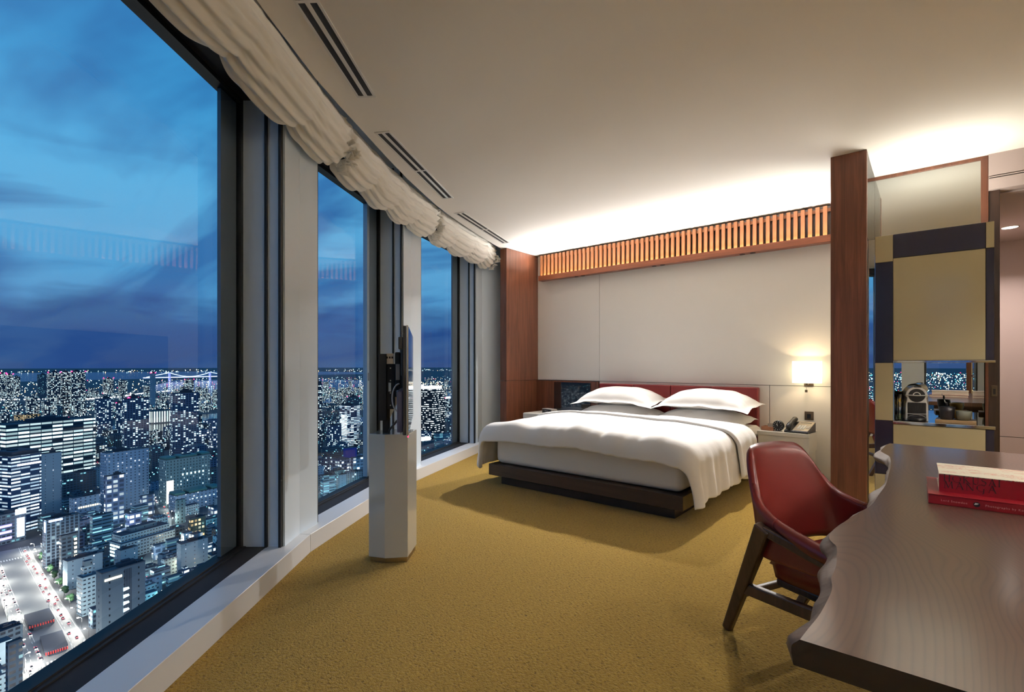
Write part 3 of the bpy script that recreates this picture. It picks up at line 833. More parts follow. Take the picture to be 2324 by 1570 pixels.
# ================================================================== NIGHTSTANDS AND WHAT IS ON THEM
def nightstand(cx, label, w_, yf):
    t = thing('nightstand', label, 'nightstand', (cx, (yf + 5.45) / 2, 0))
    dy = (5.45 - yf) / 2
    part_label(MB().box(-w_ / 2, w_ / 2, -dy, dy, 0.452, 0.487).build('top', M['white_lacquer'], t, bevel=0.002), 'white lacquer top')
    MB().box(-w_ / 2 + 0.004, w_ / 2 - 0.004, -dy + 0.012, dy, 0.30, 0.450).build('drawer', M['white_lacquer'], t, bevel=0.002)
    MB().box(-w_ / 2 + 0.015, w_ / 2 - 0.015, -dy + 0.05, dy, 0.0, 0.30).build('body', M['white_lacquer'], t, bevel=0.002)
nightstand(-1.025, 'white lacquer nightstand below the glowing wall lamp', 0.425, 5.04)
def wall_shelf():
    t = thing('nightstand', 'white floating nightstand shelf beside the walnut lining', 'nightstand', (-3.555, 5.17, 0))
    MB().box(-0.36, 0.36, -0.295, 0.29, 0.425, 0.502).build('top', M['white_lacquer'], t, bevel=0.012, seg=2)
    MB().box(-0.28, 0.28, -0.14, 0.28, 0.0, 0.425).build('pedestal', M['walnut'], t)
wall_shelf()
ZN = 0.487; ZL = 0.502

def speaker_dock():
    t = thing('speaker', 'small grey table radio speaker on the left nightstand', 'speaker', (-3.585, 4.99, ZL), R(-16))
    MB().box(-0.095, 0.095, -0.045, 0.045, 0.006, 0.060).build('body', M['grey_plastic'], t, bevel=0.006)
    gr_ = MB().box(-0.085, 0.085, -0.050, -0.044, 0.012, 0.055).build('grille', M['black_matte'], t, bevel=0.003)
    MB().box(-0.085, 0.085, -0.05, 0.03, 0.0, 0.006).build('foot', M['black_plastic'], t)
    MB().box(-0.030, 0.030, -0.0510, -0.0498, 0.031, 0.037).build('badge', M['steel'], gr_)
speaker_dock()
def dock_box():
    t = thing('wooden_box', 'small brown wooden box with black pen on the left nightstand', 'box', (-3.385, 4.965, ZL), R(24))
    MB().box(-0.07, 0.07, -0.03, 0.03, 0, 0.026).build('body', M['box_wood'], t, bevel=0.002)
    MB().box(-0.071, 0.071, -0.031, 0.031, 0.026, 0.034).build('lid', M['box_wood'], t, bevel=0.002)
    MB().tube([(-0.045, -0.01, 0.038), (0.05, 0.012, 0.038)], 0.004, 8).build('pen', M['black_plastic'], t)
dock_box()
def tray_right():
    t = thing('wooden_box', 'open wooden box with small upright cards on the right nightstand', 'box', (-1.160, 5.155, ZN), R(-8))
    b = MB().box(-0.052, 0.052, -0.045, 0.045, 0, 0.012)
    for s in (-1, 1):
        b.box(-0.052, 0.052, s * 0.045 - 0.004, s * 0.045 + 0.004, 0, 0.036); b.box(s * 0.052 - 0.004, s * 0.052 + 0.004, -0.045, 0.045, 0, 0.036)
    b.build('body', M['box_wood'], t, bevel=0.001, seg=1)
    for k in range(3):
        c = MB().box(-0.022, 0.022, -0.001, 0.001, 0, 0.052).build('card', M['grey_plastic'], t)
        c.location = (0.010 + 0.006 * k, 0.005 + 0.016 * k, 0.010); c.rotation_euler = (R(-12), 0, R(62))
tray_right()
def alarm_clock():
    t = thing('alarm_clock', 'round black alarm clock with white numerals on the right nightstand', 'clock', (-1.072, 5.110, ZN), R(-14))
    cz = 0.052; tilt = 0
    MB().lathe([(0.040, -0.016), (0.047, -0.012), (0.048, 0.012), (0.044, 0.017)], c=(0, 0, cz), n=36, axis='y').build('case', M['black_plastic'], t)
    dial = MB().lathe([(0.044, -0.0165), (0.044, -0.0160)], c=(0, 0, cz), n=36, axis='y').build('dial', M['black_matte'], t)
    mk = MB()
    for k in range(12):
        a = k * PI / 6
        c = (0.036 * math.sin(a), -0.0172, cz + 0.036 * math.cos(a))
        mk.obox(c, (math.cos(a), 0, -math.sin(a)), (0, 1, 0), (math.sin(a), 0, math.cos(a)), 0.0035, 0.001, 0.008)
    mk.build('hour_marks', M['dial_white'], dial)
    for nm, a, ln, wd in (('hour_hand', R(325), 0.020, 0.0032), ('minute_hand', R(352), 0.030, 0.0024)):
        d = Vector((math.sin(a), 0, math.cos(a)))
        MB().bar(Vector((0, -0.0178, cz)) - d * 0.004, Vector((0, -0.0178, cz)) + d * ln, wd, 0.001, up=(0, 1, 0)).build(nm, M['dial_white'], dial)
    st = MB().box(-0.026, 0.026, -0.014, 0.022, 0.0, 0.006)
    st.box(-0.010, 0.010, -0.004, 0.012, 0.004, 0.012)
    st.build('stand', M['grey_plastic'], t, bevel=0.001, seg=1)
alarm_clock()
def telephone(loc, rz, label):
    t = thing('telephone', label, 'telephone', loc, rz, 'desk telephones')
    # wedge base
    w_, d_ = 0.20, 0.19
    v = [(-w_ / 2, -d_ / 2, 0), (w_ / 2, -d_ / 2, 0), (w_ / 2, d_ / 2, 0), (-w_ / 2, d_ / 2, 0), (-w_ / 2, -d_ / 2, 0.018), (w_ / 2, -d_ / 2, 0.018), (w_ / 2, d_ / 2, 0.088), (-w_ / 2, d_ / 2, 0.088)]
    f = [(3, 2, 1, 0), (4, 5, 6, 7), (0, 1, 5, 4), (1, 2, 6, 5), (2, 3, 7, 6), (3, 0, 4, 7)]
    MB().add(v, f).build('base', M['black_plastic'], t, bevel=0.004)
    sl = math.atan2(0.07, d_)
    def on(x, y, h): return (x, y * math.cos(sl), 0.053 + y * math.sin(sl) + h)
    nrm_ = (0, -math.sin(sl), math.cos(sl)); ay = (0, math.cos(sl), math.sin(sl))
    fp = MB().obox(on(0.034, 0, 0.003), (1, 0, 0), ay, nrm_, 0.128, 0.192, 0.006).build('face_plate', M['phone_body'], t, bevel=0.002)
    kp = None
    for r in range(4):
        for c in range(3):
            p = on(0.004 + 0.022 * c, -0.060 + 0.020 * r, 0.0075)
            if kp is None:
                kp = MB().obox((0, 0, 0), (1, 0, 0), ay, nrm_, 0.017, 0.014, 0.005).build('key', M['dial_white'], fp, bevel=0.001, seg=1); kp.location = p
            else:
                o = kp.copy(); COL.objects.link(o); o.location = p
    MB().obox(on(0.078, -0.02, 0.0075), (1, 0, 0), ay, nrm_, 0.026, 0.05, 0.004).build('function_keys', M['grey_plastic'], fp, bevel=0.001, seg=1)
    MB().obox(on(0.034, 0.062, 0.0065), (1, 0, 0), ay, nrm_, 0.09, 0.012, 0.002).build('display', M['black_glass'], fp)
    h = []
    for k in range(13):
        a = k / 12; y = -0.100 + 0.20 * a
        h.append(on(-0.066, y, 0.022 + 0.020 * math.sin(PI * a) - (0.012 if k in (0, 12) else 0)))
    rs = [0.017, 0.024, 0.025, 0.022, 0.018, 0.017, 0.0165, 0.017, 0.018, 0.022, 0.025, 0.024, 0.017]
    MB().tube(h, rs, 14).build('handset', M['black_plastic'], t, subsurf=1)
    return t
telephone((-0.908, 5.165, ZN), R(-10), 'black and bronze desk telephone on the right nightstand')

# wall lamp, outlet plate
def wall_lamp():
    t = thing('wall_lamp', 'glowing square cream shaded wall lamp above the right nightstand', 'lamp', (-0.887, YW, 0))
    def sh(u, v):
        a = u * 2 * PI
        ca, sa = math.cos(a), math.sin(a)
        p = 0.45
        x = 0.117 * math.copysign(abs(ca) ** p, ca); y = -0.115 + 0.072 * math.copysign(abs(sa) ** p, sa)
        return (x, y, 0.930 + 0.205 * v)
    mb = MB().grid(lambda u, v: sh(1 - u, v), 48, 1, close_u=True)
    part_label(mb.build('lamp_shade', M['lamp_shade'], t, solid=0.003), 'cream fabric shade lit from inside')
    MB().box(-0.042, 0.036, -0.012, -0.0005, 0.893, 0.932).build('wall_plate', M['bronze'], t, bevel=0.001, seg=1)
    MB().tube([(0, -0.01, 0.915), (0, -0.115, 0.915), (0, -0.115, 0.985)], 0.006, 8).build('arm', M['bronze'], t)
    MB().lathe([(0.004, 0.0), (0.022, 0.01), (0.028, 0.035), (0.018, 0.06), (0.004, 0.068)], c=(0, -0.115, 0.985), n=16).build('bulb', M['lamp_disc'], t)
    k = MB().tube([(-0.020, -0.03, 0.90), (-0.020, -0.03, 0.862)], 0.0015, 6)
    k.box(-0.030, -0.010, -0.040, -0.020, 0.838, 0.862)
    k.build('pull_knob', M['bronze'], t)
    point('wall_lamp_bulb', (-0.887, YW - 0.115, 1.03), 14.0, WARM3, 0.03)
wall_lamp()
def plate(loc, w_, h_, label):
    t = thing('outlet_plate', label, 'wall plate', loc)
    MB().box(-w_ / 2, w_ / 2, -0.008, 0.0, -h_ / 2, h_ / 2).build('plate', M['bronze'], t, bevel=0.001, seg=1)
    MB().box(-w_ * 0.22, w_ * 0.22, -0.0095, -0.006, -h_ * 0.32, h_ * 0.20).build('socket', M['black_plastic'], t)
plate((-0.888, YW, 0.612), 0.075, 0.083, 'square bronze outlet plate on the wall above the telephone')
plate((0.352, 4.93, 0.915), 0.030, 0.075, 'narrow dark switch plate on the entrance door post')

# ================================================================== TELEVISION ON ITS PEDESTAL
def tv_stand():
    t = thing('television_stand', 'hexagonal glossy white pedestal with black bracket carrying the television', 'television stand', (-2.337, 1.77, 0))
    c = (-2.337, 1.77)
    pts = [(-2.407, 1.620), (-2.312, 1.659), (-2.229, 1.753), (-2.348, 1.912), (-2.450, 1.872), (-2.490, 1.740)]
    loc = [(x - c[0], y - c[1]) for x, y in pts]
    MB().prism(loc, 0.028, 0.7146).build('pedestal', M['post_lacquer'], t, bevel=0.003, seg=2)
    ins = [(x * 0.93, y * 0.93) for x, y in loc]
    MB().prism(ins, 0.0, 0.028).build('base', M['brass'], t)
    # upright pole, bracket box, arm
    fwd = Vector((c_s, s_s, 0)); sid = Vector((-s_s, c_s, 0))
    Z = Vector((0, 0, 1))
    def P(a, b, z): return fwd * a + sid * b + Z * z
    MB().obox(P(-0.066, 0, 0.93), fwd, sid, Z, 0.040, 0.05, 0.43).build('pole', M['black_matte'], t, bevel=0.002)
    br = MB().obox(P(-0.084, 0, 0.975), fwd, sid, Z, 0.042, 0.10, 0.375).build('bracket', M['black_matte'], t, bevel=0.002)
    MB().obox(P(-0.041, 0, 0.978), fwd, sid, Z, 0.046, 0.08, 0.255).build('motor_housing', M['black_matte'], t, bevel=0.003)
    for k in range(4):
        MB().obox(P(-0.041, -0.042, 0.872 + 0.07 * k), fwd, sid, Z, 0.007, 0.004, 0.007).build('bolt', M['steel'], t)
    sp = MB().obox(P(-0.046, 0, 1.135), fwd, sid, Z, 0.042, 0.06, 0.060)
    for k in range(3): sp.obox(P(-0.060 + 0.014 * k, -0.031, 1.142), fwd, sid, Z, 0.008, 0.004, 0.011, 1)
    part_label(sp.build('steel_plate', [M['steel'], M['black_plastic']], t, bevel=0.001, seg=1), 'perforated silver plate on top of the bracket')
    MB().obox(P(-0.001, 0, 1.045), fwd, sid, Z, 0.033, 0.09, 0.255).build('pivot_block', M['black_matte'], t, bevel=0.008, seg=3)
    MB().bar(P(-0.062, 0, 0.805), P(-0.004, 0, 0.925), 0.03, 0.035).build('lower_arm', M['steel'], t)
    MB().obox(P(-0.018, 0, 1.02), fwd, sid, Z, 0.03, 0.06, 0.10).build('upper_arm', M['black_matte'], t)
    MB().obox(P(-0.045, -0.041, 0.975), fwd, sid, Z, 0.014, 0.002, 0.05).build('data_label', M['dial_white'], t)
    MB().obox(P(-0.001, -0.0455, 1.06), fwd, sid, Z, 0.022, 0.002, 0.09).build('warning_label', M['grey_plastic'], t)
    cb = []
    for k in range(17):
        a = k / 16 * PI * 1.15
        cb.append(P(0.010 - 0.040 * math.sin(a), -0.066, 0.915 + 0.080 * math.cos(a)))
    part_label(MB().tube(cb, 0.0045, 8).build('cable', M['cable_white'], t), 'white loop of cable')
    MB().tube([P(0.026, -0.055, 0.955), P(0.004, -0.058, 0.953), P(0.006, -0.06, 0.89), P(0.016, -0.06, 0.835)], [0.010, 0.012, 0.011, 0.008], 10).build('plug', M['cable_white'], t)
    MB().tube([P(0.016, -0.05, 0.84), P(0.008, -0.05, 0.80), P(-0.046, -0.05, 0.735), P(-0.05, -0.05, 0.716)], 0.006, 8).build('power_cord', M['black_plastic'], t)
def television():
    # lower corners of the panel on plan: the end towards the desk and the end towards the bed
    pn = Vector((-1.9258, 1.517, 0)); pf = Vector((-2.6559, 2.1315, 0))
    dl_ = (pf - pn); Ln = dl_.length; dl_.normalize(); out = Vector((dl_.y, -dl_.x, 0))   # screen normal
    mid = (pn + pf) / 2
    t = thing('television', 'thin flat television seen edge-on, held above the white pedestal', 'television', (mid.x, mid.y, 1.024), math.atan2(dl_.y, dl_.x))
    h = 0.2675; b = Ln / 2
    # local x along the panel, local -y is the screen side
    part_label(MB().box(-b, b, -0.000, 0.010, -h, h).build('bezel', M['steel'], t, bevel=0.002), 'silver rim')
    MB().box(-b + 0.006, b - 0.006, -0.0015, 0.0, -h + 0.006, h - 0.006).build('screen', M['screen'], t)
    MB().box(-b + 0.004, b - 0.004, 0.010, 0.026, -h + 0.004, h - 0.002).build('rear_shell', M['black_plastic'], t, bevel=0.003)
    part_label(MB().box(-b + 0.02, b - 0.06, 0.026, 0.055, -h + 0.015, -0.05).build('speaker_housing', M['blue_plastic'], t, bevel=0.006), 'dark blue lower rear housing')
    MB().box(-b + 0.10, b - 0.10, 0.026, 0.040, 0.02, h - 0.10).build('rear_bulge', M['black_plastic'], t, bevel=0.006)
    MB().box(-b + 0.02, -b + 0.07, 0.026, 0.048, h - 0.115, h - 0.055).build('side_control', M['black_plastic'], t, bevel=0.004)
    MB().box(-0.12, 0.12, 0.040, 0.052, -0.14, 0.13).build('mount_plate', M['black_matte'], t, bevel=0.002)
    MB().box(-b + 0.004, -b + 0.02, -0.002, 0.004, -h - 0.006, -h + 0.001).build('power_light', glow('red_led', (1.0, 0.03, 0.10), 3.0), t)
    return mid, out
TVMID, TVOUT = television()
c_s, s_s = TVOUT.x, TVOUT.y
tv_stand()
# ================================================================== DESK
ZD = 0.72
M['desk_end'] = wood('desk_end', srgb(20, 12, 9), srgb(28, 18, 13), srgb(36, 24, 18), axis='x', rough=0.4)
def desk():
    t = thing('writing_desk', 'long walnut slab desk with wavy live edge at right', 'desk', (0.28, 1.9, 0))
    ox, oy = 0.28, 1.9
    edge = [(-0.152, 3.03), (-0.162, 2.96), (-0.166, 2.86), (-0.170, 2.74), (-0.156, 2.675), (-0.134, 2.60), (-0.124, 2.50), (-0.117, 2.36), (-0.113, 2.15), (-0.111, 1.98),
            (-0.119, 1.80), (-0.126, 1.66), (-0.146, 1.545), (-0.160, 1.46), (-0.169, 1.39), (-0.176, 1.325), (-0.173, 1.283), (-0.163, 1.256), (-0.154, 1.236), (-0.147, 1.187),
            (-0.141, 1.131), (-0.139, 1.085), (-0.1385, 1.046), (-0.131, 0.995), (-0.131, 0.93), (-0.133, 0.875), (-0.138, 0.826), (-0.142, 0.784)]
    # denser outline
    pts = []
    for i in range(len(edge) - 1):
        p0 = edge[max(i - 1, 0)]; p1 = edge[i]; p2 = edge[i + 1]; p3 = edge[min(i + 2, len(edge) - 1)]
        for k in range(5):
            q = k / 5
            pts.append(tuple(0.5 * (2 * p1[c] + (p2[c] - p0[c]) * q + (2 * p0[c] - 5 * p1[c] + 4 * p2[c] - p3[c]) * q * q + (3 * p1[c] - p0[c] - 3 * p2[c] + p3[c]) * q ** 3) for c in (0, 1)))
    pts.append(edge[-1])
    XR = 0.74
    T = 0.038
    # live edge skin: bulging, uneven, wider a little under the top
    nv = 10
    def bulge(y, v):
        b = 0.010 + 0.010 * math.sin(7.3 * y + 0.6) + 0.008 * math.sin(17 * y + 1.0) + 0.004 * math.sin(41 * y)
        b = max(0.002, b)
        if 1.22 < y < 1.33: b += 0.010 * math.sin((y - 1.22) / 0.11 * PI)
        if 2.63 < y < 2.78: b += 0.012 * math.sin((y - 2.63) / 0.15 * PI)
        return b * math.sin(min(1, v * 1.25) * PI * 0.62) - 0.012 * max(0, v - 0.6) / 0.4 + 0.003 * math.sin(23 * y + 9 * v)
    top = MB(); n = len(pts)
    # top face as a strip from the live edge to the far straight side
    def tfn(u, v):
        i = min(n - 1, int(round(v * (n - 1)))); x, y = pts[i]
        yr = 3.03 + (0.784 - 3.03) * v
        xx = x + 0.004 + (XR - x - 0.004) * u; yy = y + (yr - y) * min(1, u * 1.0)
        return (xx - ox, yy - oy, ZD)
    top.grid(lambda u, v: tfn(u, v), 14, n - 1, smooth=False)
    top.grid(lambda u, v: (lambda p: (p[0], p[1], ZD - T))(tfn(1 - u, v)), 14, n - 1, smooth=False)
    top.add([(XR - ox, 3.03 - oy, ZD), (XR - ox, 0.784 - oy, ZD), (XR - ox, 0.784 - oy, ZD - T), (XR - ox, 3.03 - oy, ZD - T)], [(0, 1, 2, 3)])
    skin = MB()
    def sfn(u, v):
        i = min(n - 1, int(round(u * (n - 1)))); x, y = pts[i]
        a = pts[max(i - 1, 0)]; b = pts[min(i + 1, n - 1)]
        nx, ny = -(a[1] - b[1]), (a[0] - b[0]); l = math.hypot(nx, ny) or 1
        nx, ny = nx / l, ny / l
        if nx > 0: nx, ny = -nx, -ny
        f = min(1, i / 3, (n - 1 - i) / 3)
        bl = bulge(y, v) * (0.35 + 0.65 * f)
        ff = min(1, i / 3, (n - 1 - i) / 3) if 0 < i < n - 1 else 0
        return (x + 0.004 + (nx * bl if v > 0 else 0) - ox - 0.004 * min(1, v * 4), y + ny * bl * ff - oy, ZD - T * v)
    skin.grid(lambda u, v: sfn(1 - u, v), n - 1, nv)
    for u_, mi_ in ((0.0, 0), (1.0, 1)):
        col_ = [sfn(u_, k / nv) for k in range(nv + 1)]; yy = (3.03 if u_ == 0 else 0.784) - oy
        e = [(p[0], yy, p[2]) for p in col_] + [(XR - ox, yy, ZD - T), (XR - ox, yy, ZD)]
        top.add(e, [list(range(len(e))) if u_ == 1 else list(range(len(e)))[::-1]], mi_)
    top.build('desk_top', [M['desk'], M['desk_end']], t)
    part_label(skin.build('live_edge', M['bark'], t), 'uneven bark-like natural edge')
    for (x, y) in ((0.075, 0.93), (0.075, 2.86), (0.60, 0.93), (0.60, 2.86)):
        MB().bar((x - ox, y - oy, 0), (x - ox, y - oy, ZD - T + 0.001), 0.05, 0.05, up=(0, 1, 0), w2=0.07, h2=0.07).build('leg', M['dark_wood'], t, bevel=0.004)
    MB().box(0.04 - ox, 0.64 - ox, 0.91 - oy, 0.95 - oy, 0.62, 0.681).build('apron', M['dark_wood'], t, bevel=0.003)
    MB().box(0.04 - ox, 0.64 - ox, 2.84 - oy, 2.88 - oy, 0.62, 0.681).build('apron', M['dark_wood'], t, bevel=0.003)
desk()

# ------------------------------------------------------------------ lettering drawn with strokes
def arc(cx, cy, rx, ry, a0, a1, n=18):
    return [(cx + rx * math.cos(R(a0 + (a1 - a0) * i / n)), cy + ry * math.sin(R(a0 + (a1 - a0) * i / n))) for i in range(n + 1)]
TK, TN = 0.105, 0.045
SER = lambda x, y, w_=0.22: ([(x - w_ / 2, y), (x + w_ / 2, y)], 0.032)
GLY = {
 'H': (0.80, [([(0.14, 0), (0.14, 1)], TK), ([(0.66, 0), (0.66, 1)], TK), ([(0.14, 0.52), (0.66, 0.52)], TN), SER(.14, .016), SER(.14, .984), SER(.66, .016), SER(.66, .984)]),
 'O': (0.98, [(arc(0.48, 0.5, 0.40, 0.475, 20, 160), TN), (arc(0.48, 0.5, 0.40, 0.475, 160, 205), TK), (arc(0.48, 0.5, 0.40, 0.475, 200, 340), TN), (arc(0.48, 0.5, 0.40, 0.475, 335, 385), TK)]),
 'K': (0.80, [([(0.14, 0), (0.14, 1)], TK), ([(0.62, 1), (0.16, 0.48)], TN), ([(0.27, 0.58), (0.72, -0.02)], TK), SER(.14, .016), SER(.14, .984), SER(.62, .984), SER(.74, .0, .16)]),
 'U': (0.78, [([(0.14, 1), (0.14, 0.36)] + arc(0.38, 0.36, 0.24, 0.34, 180, 270, 10), TK * .92), (arc(0.38, 0.36, 0.24, 0.34, 270, 360, 10) + [(0.62, 1)], TN), SER(.14, .984), SER(.62, .984)]),
 'S': (0.60, [(arc(0.30, 0.76, 0.20, 0.22, 30, 180, 12), TN), (arc(0.30, 0.76, 0.20, 0.24, 180, 235, 6) + arc(0.28, 0.27, 0.22, 0.27, 60, 0, 8), TK), (arc(0.28, 0.26, 0.22, 0.25, 0, -160, 12), TN)]),
 'A': (0.78, [([(0.08, 0), (0.38, 1)], TN), ([(0.36, 1.02), (0.70, 0)], TK), ([(0.19, 0.36), (0.57, 0.36)], TN), SER(.08, .016, .18), SER(.70, .016)]),
 'I': (0.34, [([(0.16, 0), (0.16, 1)], TK), SER(.16, .016), SER(.16, .984)]),
 'M': (0.98, [([(0.10, 0), (0.18, 1)], TN), ([(0.17, 1), (0.46, 0.05)], TK), ([(0.46, 0.05), (0.76, 1)], TN), ([(0.76, 1), (0.84, 0)], TK), SER(.10, .016, .18), SER(.84, .016), SER(.14, .984, .14), SER(.80, .984, .14)]),
 'N': (0.84, [([(0.14, 0), (0.14, 1)], TN), ([(0.12, 1), (0.70, 0.02)], TK), ([(0.70, 0.02), (0.70, 1)], TN), SER(.14, .016), SER(.10, .984, .16), SER(.70, .984)]),
 'G': (0.90, [(arc(0.46, 0.5, 0.38, 0.475, 40, 160, 14), TN), (arc(0.46, 0.5, 0.38, 0.475, 160, 205, 6), TK), (arc(0.46, 0.5, 0.38, 0.475, 205, 300, 12), TN), ([(0.68, 0.40), (0.68, -0.02)] + arc(0.50, -0.05, 0.18, 0.24, 0, -75, 8), TK * .8), SER(.68, .40)]),
}
def stroke_poly(mb, pl, wd, ox, oy, sc, y, dz):
    # flat ribbon in the x-z plane facing -y
    n = len(pl); L_ = []; R_ = []
    for i, p in enumerate(pl):
        a = pl[max(i - 1, 0)]; b = pl[min(i + 1, n - 1)]; dx, dy = b[0] - a[0], b[1] - a[1]; l = math.hypot(dx, dy) or 1
        nx, ny = -dy / l * wd / 2, dx / l * wd / 2
        L_.append((ox + (p[0] + nx) * sc, y, oy + (p[1] + ny) * sc)); R_.append((ox + (p[0] - nx) * sc, y, oy + (p[1] - ny) * sc))
    vs = L_ + R_
    mb.add(vs, [(i, n + i, n + i + 1, i + 1) for i in range(n - 1)])
def lettering(s, x, zb, h, y, gapf=0.06, wid=1.0):
    mb = MB()
    k = 0
    for ch in s:
        w_, st = GLY[ch]
        for pl, wd in st:
            stroke_poly(mb, [(p[0] * wid, p[1]) for p in pl], wd, x, zb, h, y - 0.00002 * (k % 5), 0); k += 1
        x += (w_ * wid + gapf) * h
    return mb
def text_part(s, size, name, mat, parent, loc, spacing=1.0):
    cu = bpy.data.curves.new(name, 'FONT'); cu.body = s; cu.size = size; cu.space_character = spacing; cu.extrude = 0.00005; cu.resolution_u = 3
    cu.materials.append(mat)
    tmp = bpy.data.objects.new(name + '_curve', cu)
    me = bpy.data.meshes.new_from_object(tmp); bpy.data.objects.remove(tmp)
    o = bpy.data.objects.new(name, me); COL.objects.link(o); o.parent = parent; o.location = loc; o.rotation_euler = (R(90), 0, 0)
    return o

def books():
    # lower book: red cloth, spine towards the camera
    t = thing('book', 'wide flat red book lying under the thicker book on the desk', 'book', (0.17, 1.94, ZD), R(1.2), 'art books on the desk')
    wx, dy, h = 0.35, 0.27, 0.026
    x0 = -0.176; y0 = -0.148
    b = MB().box(x0, x0 + wx, y0, y0 + dy, 0, 0.0022).box(x0, x0 + wx, y0, y0 + dy, h - 0.0022, h).box(x0, x0 + wx, y0, y0 + 0.0025, 0, h)
    cov = b.build('cover', M['book_crimson'], t)
    MB().box(x0 + 0.003, x0 + wx - 0.003, y0 + 0.0025, y0 + dy - 0.004, 0.0022, h - 0.0022).build('pages', M['paper'], t)
    yy = y0 - 0.0003
    text_part('Lord Snowdon', 0.0074, 'spine_lettering', M['pink_ink'], cov, (x0 + 0.026, yy, 0.0100), 1.22)
    text_part('Photographs by Kot', 0.0074, 'spine_lettering', M['pink_ink'], cov, (x0 + 0.114, yy, 0.0100), 1.22)
    MB().lathe([(0.0066, yy - 0.0002), (0.0066, yy + 0.0002)], c=(x0 + 0.0975, 0, 0.0125), n=24, axis='y').build('spine_roundel', M['black_plastic'], cov)
    MB().add([(x0 + 0.0925, yy - 0.0004, 0.011), (x0 + 0.0985, yy - 0.0004, 0.0125), (x0 + 0.1022, yy - 0.0004, 0.0155), (x0 + 0.0945, yy - 0.0004, 0.0165)], [(0, 1, 2, 3)]).build('roundel_picture', M['dial_white'], cov)
    # upper book: thick, red spine with black capitals, pale printed cover
    t = thing('book', 'thick red spined book with pale printed cover on top of the pile', 'book', (0.17, 1.94, ZD + h), R(1.0), 'art books on the desk')
    wx, dy, h2 = 0.33, 0.195, 0.050
    x0 = -0.152; y0 = -0.096
    spn = MB().box(x0, x0 + wx, y0, y0 + 0.003, 0, h2 - 0.0005).build('spine', M['book_red'], t)
    MB().box(x0, x0 + wx, y0, y0 + dy, h2 - 0.0025, h2).build('front_cover', M['printed_cover'], t)
    MB().box(x0, x0 + wx, y0 + 0.003, y0 + dy, 0, 0.0025).build('back_cover', M['printed_cover'], t)
    MB().box(x0 + 0.003, x0 + wx - 0.003, y0 + 0.003, y0 + dy - 0.003, 0.0025, h2 - 0.0025).build('pages', M['paper'], t)
    yy = y0 - 0.0004
    lettering('HOKUSAI', x0 + 0.009, 0.0295, 0.0195, yy, 0.13, 1.02).build('title_lettering', M['ink'], spn)
    lettering('MANGA', x0 + 0.010, 0.0115, 0.0195, yy, 0.17, 1.12).build('title_lettering', M['ink'], spn)
books()
telephone((0.52, 2.28, ZD), R(170), 'black desk telephone on the walnut desk, seen only in the minibar mirror')

